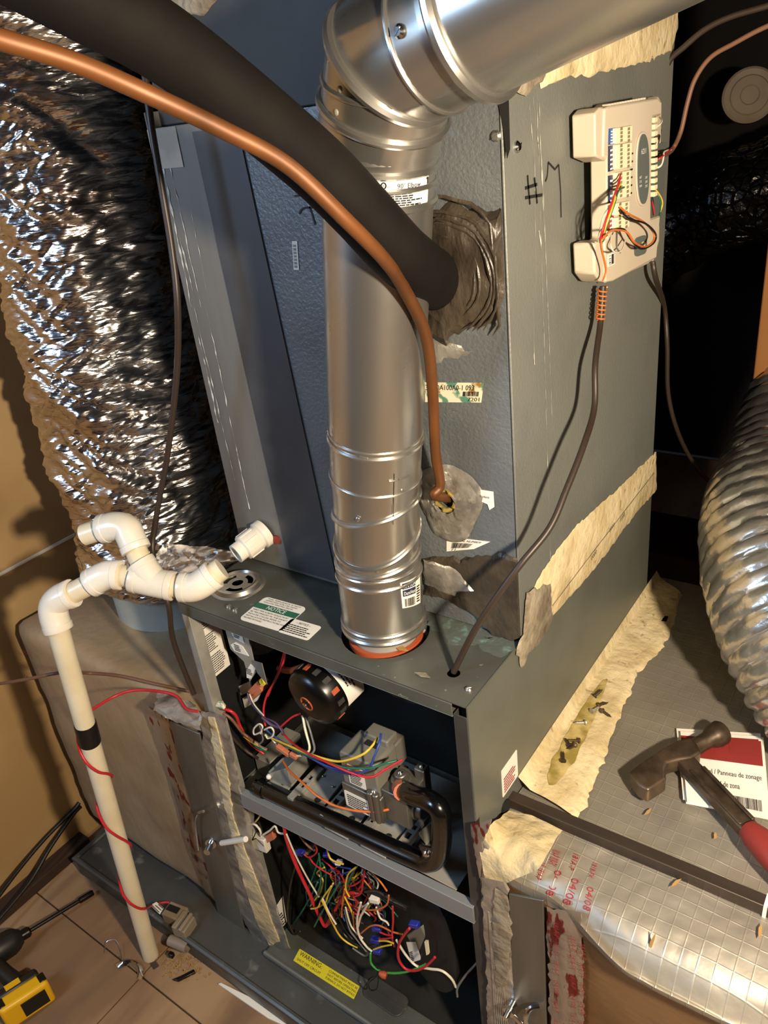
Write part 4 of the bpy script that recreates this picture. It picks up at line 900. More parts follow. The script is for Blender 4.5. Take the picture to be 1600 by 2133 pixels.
# mastic around the front corner
m = MB()
def corner(a, b):
    P0 = [on(1000, 1760, y=-.006), on(1022, 1722, y=.012), on(1062, 1690, z=-.25), on(1110, 1700, z=-.246)]
    P1 = [on(1012, 1830, y=-.012), on(1060, 1840, y=-.014), on(1125, 1812, y=-.012), on(1172, 1730, z=-.246)]
    s_ = a * 3; i = min(int(s_), 2); t = s_ - i
    p = P0[i].lerp(P0[i + 1], t).lerp(P1[i].lerp(P1[i + 1], t), b)
    return p + V((0, -.6, 1)) * (.010 * math.sin(b * PI) * math.sin(.3 + a * 2.5) + .005 * noise.noise(p * 45) + .004)
m.grid(corner, 40, 24); m.build('mastic_corner', 'mastic_cream', rb, smooth=60)
m = MB(); blob(m, poly([(978, 1716), (1002, 1712), (1025, 1705), (1022, 1722), (1004, 1750), (1012, 1790), (1000, 1830), (990, 1780)], y=-.010), -Y, .0015, .002, seed=45); lab(m.build('printed_tape', 'foil_red_print', rb, smooth=40), 'torn foil tape printed in red')
def surf(px, py):
    """point on the box body met by a sight line (nearest vertex is close enough for flat print)"""
    best = None; r = (on(px, py, d=1) - CAM).normalized()
    for v in BV:
        w_ = v - CAM; d_ = (w_ - r * w_.dot(r)).length
        if best is None or d_ < best[0]: best = (d_, w_.dot(r))
    return CAM + r * (best[1] - .0035)
BV = [v.co + OFF[rb.name] for v in me.vertices if v.co.z + OFF[rb.name].z > -.5]
def print_on(quad, s, parent, mat='ink_red', lift=0):
    P = [surf(*q) for q in quad]
    m = MB(); f = lambda u, v: (P[0] * (1 - u) * (1 - v) + P[1] * u * (1 - v) + P[2] * u * v + P[3] * (1 - u) * v)
    put_text(m, s, 1, 1, f); return m.build('lettering', mat, parent, smooth=0)
# date stamps and small print run down the shoulder
print_on([(1157, 1812), (1137, 1862), (1152, 1868), (1172, 1815)], '04/08', rb); print_on([(1193, 1828), (1172, 1880), (1188, 1888), (1208, 1832)], '04/08', rb); print_on([(1224, 1846), (1214, 1893), (1228, 1900), (1238, 1850)], '04/08', rb)
print_on([(1152, 1768), (1142, 1798), (1160, 1806), (1170, 1774)], '181A-P 181B-FX', rb); print_on([(1196, 1777), (1186, 1810), (1196, 1815), (1207, 1782)], '181A-P', rb); print_on([(1236, 1796), (1226, 1826), (1236, 1830), (1246, 1800)], '1818-FX', rb); print_on([(1128, 1796), (1116, 1828), (1128, 1835), (1140, 1800)], 'UL 181A-P', rb)
m = MB()
for x0, n_ in ((1150, 7), (1185, 7), (1206, 6)):
    for k in range(n_):
        y_ = 1915 + k * 40 + (x0 - 1150) * .8; p = on(x0 + 5, y_, y=-.012); put_text(m, ('181A-P', '1818-FX', '181A-P', '04/08')[k % 4], .03, .007, plane_fn(p, V((.06, 0, -1)), V((1, 0, .06)), .004))
m.build('lettering', 'ink_red', rb)
# tape ribbon with red print on the lower front
m = MB(); blob(m, poly([(1140, 1890), (1212, 1900), (1218, 2180), (1146, 2180)], y=-.010), -Y, .001, .003, seed=47); lab(m.build('printed_tape', 'foil_red_print', rb, smooth=40), 'foil tape printed in red')
p = on(1070, 2088, y=fy2 - .004); latch(p, -Y, 1, rb)
lab(m_ := MB().cyl(on(1052, 1680, x=W + .0005), X, .012, .004, 18).build('bar_hole', 'dark_hole', fu), 'dark hole where the steel bar enters')

# ------------------------------------------------------------------ ribbed flex duct on the right
fd = thing('flex_duct', 'silver ribbed flexible duct curving down onto the right duct box', 'duct', on(1640, 1420, z=-.25))
path = spline([on(1740, 560, d=1.75), on(1690, 760, d=1.62), on(1650, 960, d=1.45), on(1628, 1120, d=1.28), on(1680, 1300, d=1.16), on(1800, 1480, d=1.1), on(1980, 1620, d=1.06)], 24)
n_ = len(path)
def flex(a, b):
    s_ = b * (n_ - 1); i = min(int(s_), n_ - 2); p = path[i].lerp(path[i + 1], s_ - i); t = (path[i + 1] - path[i]).normalized()
    u = (Y - t * Y.dot(t)).normalized(); v = t.cross(u); th = 2 * PI * a
    rr = .120 + .008 * abs(math.sin(b * 44 * PI + a * PI)) ** .55 + .003 * noise.noise(V((math.cos(th) * 5, math.sin(th) * 5, b * 60))) + .0016 * noise.noise(V((math.cos(th) * 16, math.sin(th) * 16, b * 160)))
    rr *= (.72 + .28 * min(1, b / .45))
    return p + (u * math.cos(th) + v * math.sin(th)) * rr
m = MB(); m.grid(flex, 96, 420, wrap=True); m.build('foil_sleeve', 'flex_foil', fd, smooth=60)

# ------------------------------------------------------------------ background beyond the coil
bd_ = spline([on(1340, 520, d=2.7), on(1460, 440, d=2.6), on(1580, 400, d=2.5), on(1760, 330, d=2.4)], 10)
m = MB()
def bfn(a, b):
    s_ = b * (len(bd_) - 1); i = min(int(s_), len(bd_) - 2); p = bd_[i].lerp(bd_[i + 1], s_ - i); t = (bd_[i + 1] - bd_[i]).normalized(); u = (Z - t * Z.dot(t)).normalized(); v = t.cross(u); th = 2 * PI * a
    rr = .15 + .01 * noise.noise(V((math.cos(th) * 3, math.sin(th) * 3, b * 14))) + .006 * abs(noise.noise(V((math.cos(th) * 5, math.sin(th) * 5, b * 40))))
    return p + (u * math.cos(th) + v * math.sin(th)) * rr
m.grid(bfn, 48, 90, wrap=True); bdu = m.build('dark_flex_duct', 'black_plastic_duct', None, smooth=60); tag(bdu, 'dark plastic-covered flexible duct in the shadows behind the coil cabinet', 'duct')
pc = on(1562, 198, d=2.5); m = MB(); m.lathe(pc, (CAM - pc).normalized() + V((.1, 0, .2)), [(.078, -.03), (.083, -.02), (.083, 0), (.076, .004), (.06, .002), (.056, .006), (.03, .006), (.026, .003), (.01, .003)], 40); ld_ = m.build('round_duct_cap', 'lid_beige', None); tag(ld_, 'round beige duct cap in the dark at the upper right', 'cap')
m = MB(); a = on(1366, 1150, y=1.0); m.obox(V((a.x - .1, 1.0, FZ)), (.5, 0, 0), (0, .2, 0), (0, 0, a.z - FZ)); kb = m.build('joist_block', 'lumber_dark', None, bevel=.004); tag(kb, 'dark timber block behind the right duct box', 'timber')
# ------------------------------------------------------------------ wiring inside the furnace
def W_(col, r, pts, y0, y1=None, bow=0.0):
    y1 = y0 if y1 is None else y1; n = len(pts) - 1
    P = [on(px, py, y=y0 + (y1 - y0) * i / n - bow * math.sin(PI * i / n)) for i, (px, py) in enumerate(pts)]
    return wire(P, r, 'w_' + col if 'w_' + col in MATS else col, fu, n=6, seg=6)
t_ = .0017
W_('yellow', .0019, [(548, 1530), (590, 1548), (630, 1566), (655, 1574), (705, 1586), (752, 1573), (774, 1555), (787, 1536)], .02, .03, .035)
W_('blue', .0018, [(560, 1532), (600, 1552), (629, 1568), (681, 1595), (740, 1609), (768, 1602), (780, 1575), (790, 1549), (794, 1528)], .02, .03, .035)
W_('green', .0018, [(552, 1528), (600, 1556), (632, 1570), (680, 1587), (720, 1599), (770, 1600), (800, 1591), (829, 1584)], .02, .02, .035)
W_('red', .0018, [(590, 1528), (612, 1550), (645, 1571), (690, 1592), (740, 1613), (775, 1618), (805, 1601), (839, 1582)], .02, .02, .038)
W_('blue', .0018, [(556, 1520), (580, 1540), (615, 1562), (650, 1580), (690, 1602), (730, 1612)], .02, .0)
W_('black', .0022, [(548, 1515), (580, 1545), (610, 1560), (640, 1572)], .022, .0)
W_('white', .0016, [(545, 1524), (530, 1530), (529, 1518), (540, 1508), (547, 1514), (543, 1528)], .015)
W_('white', .0016, [(553, 1530), (558, 1538), (568, 1533), (570, 1522), (563, 1515), (551, 1520)], .012)
W_('grey', .0016, [(541, 1510), (548, 1540), (540, 1552), (556, 1560)], .016)
W_('red', .0018, [(598, 1348), (590, 1380), (575, 1415), (556, 1448), (549, 1480), (553, 1512)], .06, .02)
W_('red', .0016, [(594, 1350), (585, 1385), (572, 1418), (558, 1450)], .06, .04)
W_('purple', .0017, [(516, 1444), (522, 1462), (548, 1492), (575, 1506), (590, 1528)], .04, .015)
W_('white', .0013, [(520, 1446), (530, 1468), (549, 1490)], .04, .02)
W_('purple', .0025, [(546, 1494), (566, 1510), (585, 1517), (590, 1530)], .02)
W_('red', .003, [(452, 1474), (478, 1480), (492, 1492), (500, 1512), (520, 1545), (550, 1570)], .01, .04)
W_('brown', .0028, [(452, 1478), (480, 1496), (505, 1526), (530, 1545), (556, 1562)], .012, .04)
W_('cable_brown', .0032, [(455, 1490), (476, 1524), (505, 1558), (538, 1580)], .014, .05)
W_('yellow', .0015, [(508, 1534), (530, 1550), (555, 1562)], .03)
W_('green', .0015, [(512, 1530), (534, 1556), (558, 1566)], .03)
W_('red', .0017, [(628, 1486), (608, 1494), (583, 1516)], .03, .02)
W_('white', .002, [(630, 1490), (636, 1520), (645, 1556), (640, 1568)], .03, .0)
W_('grey', .0018, [(637, 1494), (650, 1536), (655, 1560), (648, 1572)], .032, .0)
W_('white', .0018, [(566, 1538), (576, 1550), (584, 1558)], .015)
for px, py in ((596, 1566), (612, 1572), (584, 1557)):
    c = on(px, py, y=.005); m = MB(); m.obox(c + V((-.008, -.004, -.004)), (.014, 0, -.003), (0, .008, 0), (.002, 0, .008)); m.build('wire_connector', 'connector_peach', fu, bevel=.001)
W_('white', .0018, [(614, 1574), (628, 1574)], .006)
W_('orange', .0021, [(590, 1586), (605, 1608), (632, 1632), (660, 1657), (700, 1679), (752, 1690), (800, 1688), (833, 1676)], .03, .03, .04)
# blower compartment
W_('white', .0022, [(518, 1719), (530, 1717), (541, 1728), (545, 1742)], .008)
W_('white', .002, [(548, 1739), (562, 1730), (573, 1721), (580, 1734), (597, 1737)], .006)
W_('yellow', .0016, [(532, 1712), (538, 1705), (543, 1697)], .012)
W_('black', .0018, [(540, 1712), (546, 1728), (548, 1740)], .01)
W_('red', .0034, [(592, 1721), (597, 1748), (609, 1783), (623, 1816), (643, 1858), (654, 1884), (667, 1912), (678, 1929), (692, 1908), (710, 1876), (730, 1860), (748, 1863)], .0, .03)
W_('white', .0017, [(597, 1738), (614, 1778), (640, 1828), (664, 1868)], .0, .02)
W_('red', .0015, [(634, 1780), (645, 1786), (660, 1774), (655, 1752)], .012)
W_('red', .0015, [(644, 1784), (652, 1797), (668, 1810), (691, 1823)], .012)
W_('red', .0018, [(760, 1812), (756, 1838), (752, 1860), (738, 1868)], .02)
W_('green', .0018, [(664, 1778), (668, 1812), (666, 1850), (648, 1880)], .02)
W_('green', .0018, [(708, 1838), (690, 1868), (668, 1905), (655, 1930)], .01)
W_('green', .0018, [(662, 1838), (645, 1872), (625, 1905), (610, 1925)], .02, .05)
W_('green', .0016, [(748, 1800), (730, 1825), (722, 1850)], .02)
W_('yellow', .0017, [(682, 1770), (688, 1788), (702, 1796), (715, 1800)], .012)
W_('yellow', .0017, [(690, 1846), (670, 1874), (662, 1890), (648, 1893)], .006)
W_('yellow', .0017, [(694, 1840), (684, 1862), (678, 1880), (662, 1890)], .01)
W_('yellow', .0018, [(671, 1876), (688, 1912), (705, 1945), (722, 1962), (745, 1974)], .0, .02)
W_('white', .0018, [(672, 1872), (685, 1900), (700, 1925)], .004)
W_('yellow', .0016, [(742, 1806), (725, 1822), (720, 1850), (728, 1868)], .016)
W_('yellow', .0016, [(718, 1868), (733, 1900), (738, 1925)], .012)
W_('orange', .0017, [(718, 1852), (714, 1880), (712, 1910)], .014)
W_('orange', .0016, [(757, 1800), (778, 1820), (795, 1840), (806, 1856)], .014)
W_('orange', .0016, [(810, 1865), (806, 1884), (788, 1894), (760, 1895), (740, 1888)], .012)
W_('orange', .0016, [(737, 1900), (738, 1930), (746, 1947), (770, 1930), (790, 1928), (815, 1940), (838, 1946)], .01)
W_('white', .002, [(752, 1880), (744, 1915), (748, 1948), (762, 1970), (775, 1982)], .005)
W_('white', .002, [(767, 1882), (752, 1908), (746, 1930)], .006)
W_('white', .0018, [(784, 1890), (792, 1912), (805, 1920), (810, 1927)], .014)
W_('black', .0022, [(690, 1890), (705, 1930), (730, 1958), (755, 1972), (782, 1968)], .012)
W_('black', .0022, [(700, 1900), (722, 1940), (745, 1965), (770, 1978)], .016)
W_('grey', .0018, [(718, 1895), (728, 1935), (742, 1955), (765, 1985), (758, 1990), (735, 1975)], .01)
W_('white', .0016, [(720, 1890), (732, 1930), (756, 1955)], .008)
W_('red', .0018, [(818, 1888), (819, 1920), (817, 1950), (822, 1972)], .01)
W_('red', .0016, [(792, 1942), (805, 1947), (817, 1948)], .008); W_('red', .0016, [(790, 1956), (805, 1955), (818, 1952)], .008)
W_('yellow', .0016, [(790, 1960), (805, 1960), (820, 1965)], .008); W_('yellow', .0016, [(778, 1978), (795, 1972), (815, 1968)], .008)
W_('red', .0024, [(853, 1934), (846, 1942), (832, 1965), (830, 1996), (845, 2018), (868, 2021), (890, 2010), (906, 1994)], .0, .01)
W_('limegreen', .002, [(772, 1986), (774, 2008), (795, 2024), (825, 2027), (855, 2022), (888, 2008)], .0, .01)
W_('white', .0022, [(826, 1958), (846, 1990), (868, 2012), (895, 2018), (920, 2022), (940, 2038), (950, 2056)], .004, .02)
W_('grey', .002, [(953, 2076), (953, 2058), (968, 2034), (988, 2012), (1004, 1994)], .02)
W_('black', .0013, [(788, 2015), (782, 2035), (768, 2048), (772, 2062), (784, 2060), (788, 2040), (784, 2010)], .004)
W_('brown', .0025, [(624, 1740), (640, 1760), (656, 1772)], .02)
W_('cable_brown', .002, [(620, 1790), (604, 1850), (600, 1910), (612, 1945), (625, 1940)], .03)
W_('cable_brown', .002, [(760, 1858), (785, 1856), (815, 1875), (845, 1890)], .02)
rw = random.Random(11)
for k in range(36):
    x0, y0_ = 660 + rw.random() * 120, 1770 + rw.random() * 40 + 0.2; yy = .025 + rw.random() * .06
    pts = [(x0, y0_ + (x0 - 660) * .35)]
    for j in range(4): pts.append((pts[-1][0] + rw.uniform(-26, 30), pts[-1][1] + rw.uniform(4, 38)))
    W_(rw.choice(['red', 'yellow', 'green', 'orange', 'white', 'red', 'black', 'brown', 'blue', 'purple']), rw.choice([.0013, .0016, .0016]), pts, yy, yy + rw.uniform(-.02, .02))
for px, py in ((805, 2033),):
    c = on(px, py, y=.0); m = MB(); m.lathe(c, (-1, -.2, .1), [(.006, 0), (.007, .006), (.004, .014)], 12); m.build('wire_nut', 'orange_rubber', fu)
m = MB(); m.ball(on(460, 1468, y=.01), .009, (1.2, .8, .8)); m.jitter(.004, 120); m.build('clamp_bushing', 'label_stained', fu)
m = MB(); m.prism([on(*q, y=.02) for q in ((884, 1962), (890, 1962), (893, 1988), (888, 1990))], (0, .004, 0)); m.build('brass_terminal', 'terminal', fu)
m = MB(); m.tube(spline([on(760, 1852, y=.03), on(790, 1862, y=.03), on(850, 1892, y=.03)], 4), .006, 8); m.build('conduit', 'black_liner', fu)

# ------------------------------------------------------------------ zone control panel on the coil side
XP = W + .036
zp = thing('zone_panel', 'beige zone control panel with terminal rows screwed to the coil cabinet side', 'control panel', (W, .52, .42))
def P(q, x=XP): return on(q[0], q[1], x=x)
def plate_px(pts, x0, x1, name, mat, parent=zp, bevel=0, label=None):
    a = [P(q, x1) for q in pts]; a = [V((x0, p.y, p.z)) for p in a]
    o = MB().prism(a, (x1 - x0, 0, 0)).build(name, mat, parent, bevel=bevel, smooth=30)
    if label: o['label'] = label
    return o
plate_px([(1248, 228), (1262, 216), (1372, 200), (1379, 212), (1374, 500), (1362, 545), (1262, 590), (1246, 575), (1248, 512), (1246, 505), (1262, 330), (1248, 326)], W + .002, W + .014, 'backplate', 'panel_beige', bevel=.002)
plate_px([(1260, 226), (1270, 221), (1371, 203), (1379, 212), (1378, 240), (1360, 244), (1358, 300), (1356, 455), (1376, 448), (1368, 538), (1278, 586), (1262, 588), (1260, 500), (1266, 496), (1266, 330), (1257, 328)], W + .014, XP, 'cover', 'panel_beige', bevel=.0025)
plate_px([(1240, 236), (1250, 224), (1258, 222), (1266, 330), (1264, 336), (1241, 326)], W + .006, XP - .002, 'end_cap', 'panel_beige', bevel=.003)
plate_px([(1238, 506), (1252, 500), (1263, 502), (1262, 588), (1252, 586), (1240, 570)], W + .006, XP - .002, 'end_cap', 'panel_beige', bevel=.003)
plate_px([(1360, 300), (1392, 296), (1378, 452), (1353, 456)], W + .003, W + .016, 'circuit_board', 'panel_grey')
for pts, mt in (([(1269, 268), (1282, 266), (1281, 300), (1268, 302)], 'panel_blue'), ([(1268, 304), (1281, 302), (1279, 354), (1268, 358)], 'panel_navy'), ([(1268, 366), (1279, 364), (1278, 422), (1268, 424)], 'panel_navy'), ([(1268, 428), (1279, 424), (1278, 476), (1267, 481)], 'panel_red')):
    o = plate_px(pts, XP, XP + .0008, 'terminal_legend', mt)
    m = MB(); a = P(pts[3], XP + .0009); b = P(pts[2], XP + .0009); c = P(pts[0], XP + .0009); f = lambda u, v: a + (b - a) * u + (c - a) * v + V((.0006, 0, 0)); lines(m, sub(f, .2, .05), .6, .9, 5, rnd, .4); m.build('lettering', 'ink_white', o)
for (x0, y0, x1, y1, n) in ((1284, 264, 1318, 296, 4), (1284, 299, 1317, 350, 6), (1284, 357, 1315, 412, 6), (1283, 421, 1312, 446, 3), (1282, 451, 1312, 476, 3)):
    o = plate_px([(x0, y0 + 3), (x1, y0 - 3), (x1 - 1, y1 - 3), (x0, y1 + 3)], XP - .004, XP + .005, 'terminal_block', 'terminal', bevel=.0006)
    for k in range(n):
        for c in (.3, .75):
            q = (x0 + (x1 - x0) * c, y0 + (y1 - y0) * (k + .5) / n); p = P(q, XP + .005); MB().box(p.x, p.x + .0006, p.y - .0035, p.y + .0035, p.z - .0018, p.z + .0014).build('terminal_slot', 'switch_tan', o)
for k in range(12):
    q = (1361, 250 + k * 14); p = P(q, XP - .004); MB().box(p.x - .004, p.x + .004, p.y - .006, p.y + .006, p.z - .003, p.z + .003).build('terminal_block', 'terminal', zp, bevel=.0006)
for k in range(6):
    p = P((1316 - k * .5, 320 + k * 16.5), XP); MB().box(p.x, p.x + .001, p.y - .005, p.y + .003, p.z - .001, p.z + .001).build('dip_switch', 'ink', zp)
def oval(cx, cy, rx, ry, n=40, p=2.0, sh=-.12):
    o = []
    for k in range(n):
        t = 2 * PI * k / n; c, s = math.cos(t), math.sin(t); dx = rx * abs(c) ** (2 / p) * (1 if c > 0 else -1); o.append((cx + dx, cy + ry * abs(s) ** (2 / p) * (1 if s > 0 else -1) + sh * dx))
    return o
plate_px(oval(1341, 352, 15, 78, p=2.4), XP, XP + .002, 'display_rim', 'panel_beige', bevel=.0008)
o = plate_px(oval(1341, 352, 12, 73, p=2.4), XP + .002, XP + .0026, 'display_badge', 'panel_grey')
m = MB(); f = plane_fn(P((1335, 322), XP + .003), Y, Z); put_text(m, 'HZ311', .018, .006, f)
for i, (a, b) in enumerate((('HEAT', 'ZONE1'), ('COOL', 'ZONE2'), ('FAN', 'ZONE3'))):
    put_text(m, a, .009, .003, plane_fn(P((1331, 373 + i * 9), XP + .003), Y, Z)); put_text(m, b, .009, .003, plane_fn(P((1343, 373 + i * 9), XP + .003), Y, Z))
m.build('lettering', 'ink_white', o)
o = plate_px(oval(1335, 512, 13, 20, p=4, sh=-.35), XP, XP + .001, 'key_badge', 'panel_grey')
plate_px(oval(1341, 509, 3.5, 6), XP + .001, XP + .0016, 'key_emblem', 'terminal', o)
o = plate_px([(1267, 530), (1281, 524), (1281, 550), (1267, 556)], XP, XP + .0008, 'date_sticker', 'label_white')
m = MB(); a, b, c = P((1267, 556), XP + .001), P((1281, 550), XP + .001), P((1267, 530), XP + .001); f = lambda u, v: a + (b - a) * u + (c - a) * v + V((.0004, 0, 0)); put_text(m, '1813 1', .3, .7, lambda u, v: f(.1 + (1 - v / .7) * .0 + .3 * v / .7, .1 + u / .3 * .75)); bars(m, sub(f, .5, .1), .4, .8, 5, rnd); m.build('lettering', 'ink', o)
for k in range(14):
    p = P((1280 + k * 5.5, 220.5 - k * 1.05), XP - .001); MB().box(p.x - .014, p.x - .004, p.y - .0012, p.y + .0012, p.z + .0, p.z + .0025).build('vent_rib', 'panel_beige', zp)
def PW(col, r, pts, dx0=.008, dx1=.008, par=zp):
    n = len(pts) - 1; return wire([on(px, py, x=XP + dx0 + (dx1 - dx0) * i / n + .012 * math.sin(PI * i / n)) for i, (px, py) in enumerate(pts)], r, 'w_' + col, par, n=6, seg=6)
PW('red', .0011, [(1293, 362), (1284, 395), (1268, 440), (1252, 490), (1250, 505)]); PW('red', .0011, [(1292, 372), (1280, 410), (1262, 460), (1253, 500)])
PW('yellow', .0012, [(1294, 382), (1282, 400), (1276, 430), (1262, 470), (1255, 500)]); PW('yellow', .0011, [(1296, 388), (1284, 408), (1272, 445), (1258, 492)])
PW('green', .0012, [(1300, 390), (1288, 398), (1280, 425), (1264, 470), (1256, 503)]); PW('white', .0011, [(1278, 420), (1258, 450), (1247, 495)])
PW('orange', .0013, [(1292, 432), (1310, 446), (1340, 462), (1360, 482), (1362, 500), (1345, 514), (1322, 505), (1305, 483), (1275, 480), (1258, 495), (1252, 510), (1262, 560), (1256, 585)])
PW('black', .0013, [(1292, 438), (1310, 455), (1345, 466), (1366, 488), (1360, 508), (1335, 518), (1315, 500), (1300, 478), (1280, 478)])
PW('white', .001, [(1274, 490), (1272, 510), (1280, 525), (1295, 522), (1303, 500)]); PW('grey', .0012, [(1285, 485), (1285, 515), (1292, 526)])
PW('yellow', .0011, [(1357, 388), (1370, 400), (1380, 420), (1376, 440), (1370, 455)], -.01, -.01); PW('green', .0011, [(1358, 392), (1372, 408), (1376, 430), (1372, 470)], -.01, -.01); PW('red', .0011, [(1359, 420), (1363, 445)], -.01, -.01)
PW('white', .0011, [(1358, 268), (1372, 262), (1379, 252), (1374, 244)], -.012, -.012); PW('white', .001, [(1360, 300), (1366, 302), (1370, 292), (1362, 290)], -.012, -.012)
PW('white', .0013, [(1360, 352), (1376, 346), (1382, 330), (1384, 316), (1398, 312)], -.012, -.012); PW('red', .0012, [(1360, 338), (1380, 326), (1400, 308)], -.012, -.012)

# ------------------------------------------------------------------ loose cables
def cable(pts, r, mat, name, label, cat='cable'):
    return tag(wire(pts, r, mat, None, name, n=8, seg=8), label, cat)
cable([on(1256, 596, x=W + .02), on(1253, 640, x=W + .02), on(1250, 680, x=W + .022), on(1240, 760, x=W + .035), on(1238, 850, x=W + .045), on(1215, 930, x=W + .055), on(1180, 1020, x=W + .055), on(1145, 1100, x=W + .05), on(1085, 1175, x=W + .03), on(1030, 1250, y=.075), on(985, 1320, y=.062), on(945, 1400, z=.0)], .0042, 'cable_brown', 'thermostat_cable', 'dark brown cable from the zone panel down into the furnace top')
for k in range(6):
    c = on(1253 - k * 1.2, 606 + k * 12, x=W + .02); m = MB()
t0 = [on(1256, 598, x=W + .02), on(1250, 668, x=W + .022)]
pts = []
for k in range(56):
    a = k / 55; p = t0[0].lerp(t0[1], a); pts.append(p + V((math.cos(k * .85) * .0056, math.sin(k * .85) * .0056, 0)))
cable(pts, .0012, 'w_orange', 'wrapped_wire', 'thin orange wire coiled round the cable below the zone panel', 'wire')
yb = .672
cable([on(1366, 300, x=W + .03), on(1374, 262, y=yb), on(1380, 210, y=yb), on(1383, 165, y=yb), on(1395, 126, y=yb), on(1425, 98, y=yb), on(1468, 62, y=yb), on(1520, 36, y=yb), on(1600, 12, y=yb), on(1700, -20, y=yb)], .0042, 'cable_brown', 'upper_cable', 'higher of two brown cables entering from the upper right')
cable([on(1378, 326, x=W + .03), on(1400, 312, y=yb), on(1418, 275, y=yb), on(1432, 215, y=yb), on(1448, 165, y=yb), on(1480, 120, y=yb), on(1530, 90, y=yb), on(1600, 54, y=yb), on(1700, 20, y=yb)], .0034, 'cable_tan', 'lower_cable', 'lower tan cable from the upper right to the zone panel')
cable([on(1360, 545, x=W + .02), on(1366, 580, x=W + .022), on(1384, 640, y=.70), on(1390, 720, y=.71), on(1392, 820, y=.74), on(1412, 900, y=.78), on(1445, 965, y=.86), on(1480, 1005, y=.98), on(1540, 1060, y=1.15)], .0042, 'cable_brown', 'drooping_cable', 'brown cable hanging behind the coil cabinet below the zone panel')
cable([on(298, 95, y=.10), on(303, 160, y=.09), on(315, 260, y=.08), on(335, 380, y=.075), on(358, 520, y=.07), on(370, 640, y=.06), on(368, 780, y=.06), on(350, 940, y=.05), on(325, 1080, y=.03), on(318, 1150, y=.01), on(335, 1215, y=-.02), on(352, 1265, y=-.03), on(360, 1330, y=-.02), on(385, 1400, y=-.01), on(404, 1445, y=-.004)], .0045, 'cable_brown', 'hanging_cable', 'long dark cable hanging in front of the foil duct down the furnace corner')
cable([on(-60, 1430, y=-.16), on(0, 1424, y=-.15), on(60, 1414, y=-.14), on(128, 1401, y=-.11), on(180, 1402, z=-.235), on(250, 1408, z=-.235), on(320, 1424, z=-.235), on(395, 1440, z=-.235)], .0032, 'cable_tan', 'brown_thermostat_wire', 'thin brown wire running over the left duct box behind the white pipe', 'wire')
cable([on(-20, 1890, x=-.63), on(40, 1810, x=-.655), on(95, 1745, x=-.668), on(150, 1690, x=-.672), on(165, 1672, x=-.674)], .005, 'w_black', 'black_cable', 'upper black cable slanting along the foot of the left wall')
cable([on(-20, 1935, x=-.61), on(60, 1840, x=-.63), on(105, 1765, x=-.65), on(150, 1700, x=-.668), on(168, 1680, x=-.674)], .005, 'w_black', 'black_cable', 'lower black cable slanting along the foot of the left wall')

# ------------------------------------------------------------------ white PVC drain trap
PB = V((-.262, -.138, FZ + .001))
pv = thing('drain_trap', 'white plastic drain pipe assembly leaning from the floor onto the furnace corner', 'pipe', PB)
def pp(px, py, d): return on(px, py, d=d)
T0 = pp(118, 1300, 1.24); pr, fr = .0172, .0225
def pipe(pts, r, name, mat, n=6, parent=pv, spl=True):
    m = MB(); m.tube(spline(pts, n) if spl else pts, r, 24); return m.build(name, mat, parent, smooth=40)
pipe([PB, T0], pr, 'pipe_section', 'pvc_pipe', spl=False)
dd = 1.235
def fit(pts, name='elbow_fitting'):
    o = pipe(pts, fr, name, 'pvc', 8)
    for a, b in ((pts[0], pts[1]), (pts[-1], pts[-2])):
        m = MB(); ax = (b - a).normalized(); m.lathe(a - ax * .0005, ax, [(pr, 0), (fr + .0004, 0), (fr + .0009, .001), (fr + .0009, .010), (fr, .011)], 24, cap=False); m.build('socket_lip', 'pvc', o)
    return o
fit([pp(122, 1312, 1.242), pp(113, 1285, 1.238), pp(112, 1262, 1.235), pp(126, 1246, 1.23), pp(152, 1235, 1.225)])
pipe([pp(150, 1236, 1.225), pp(192, 1214, 1.22)], pr, 'pipe_section', 'pvc_pipe', spl=False)
fit([pp(188, 1216, 1.22), pp(208, 1204, 1.218), pp(228, 1197, 1.216), pp(252, 1198, 1.214)])
pipe([pp(248, 1198, 1.214), pp(285, 1204, 1.212)], pr, 'pipe_section', 'pvc_pipe', spl=False)
wy = fit([pp(276, 1203, 1.212), pp(310, 1211, 1.21), pp(335, 1216, 1.208), pp(362, 1221, 1.206)], 'wye_fitting')
m = MB(); m.tube([pp(322, 1214, 1.209), pp(292, 1172, 1.211)], fr, 24); m.lathe(pp(292, 1172, 1.211), pp(322, 1214, 1.209) - pp(292, 1172, 1.211), [(pr, -.0005), (fr + .0009, -.0005), (fr + .0009, .009), (fr, .010)], 24, cap=False); m.build('wye_branch', 'pvc', wy)
pipe([pp(300, 1184, 1.211), pp(272, 1120, 1.214)], pr, 'pipe_section', 'pvc_pipe', spl=False)
fit([pp(284, 1146, 1.212), pp(272, 1118, 1.214), pp(262, 1100, 1.216), pp(240, 1096, 1.22), pp(212, 1102, 1.226)])
pipe([pp(216, 1101, 1.226), pp(176, 1114, 1.234)], pr, 'pipe_section', 'pvc_pipe', spl=False)
pipe([pp(358, 1220, 1.206), pp(388, 1224, 1.204)], pr, 'pipe_section', 'pvc_pipe', spl=False)
fit([pp(376, 1223, 1.204), pp(400, 1224, 1.202), pp(420, 1216, 1.20), pp(446, 1196, 1.20)])
pipe([pp(440, 1200, 1.20), pp(462, 1184, 1.20)], pr * 1.03, 'pipe_section', 'pvc_pipe', spl=False)
a, b = PB, T0; ax = (b - a).normalized()
def pvd(py):
    """point on the pipe axis at photograph height py"""
    best = min((abs((lambda w: 1066.5 + FPX * (w - CAM).dot(DOWN) / (w - CAM).dot(FWD))(a.lerp(b, k / 200)) - py), k) for k in range(201)); return a.lerp(b, best[1] / 200)
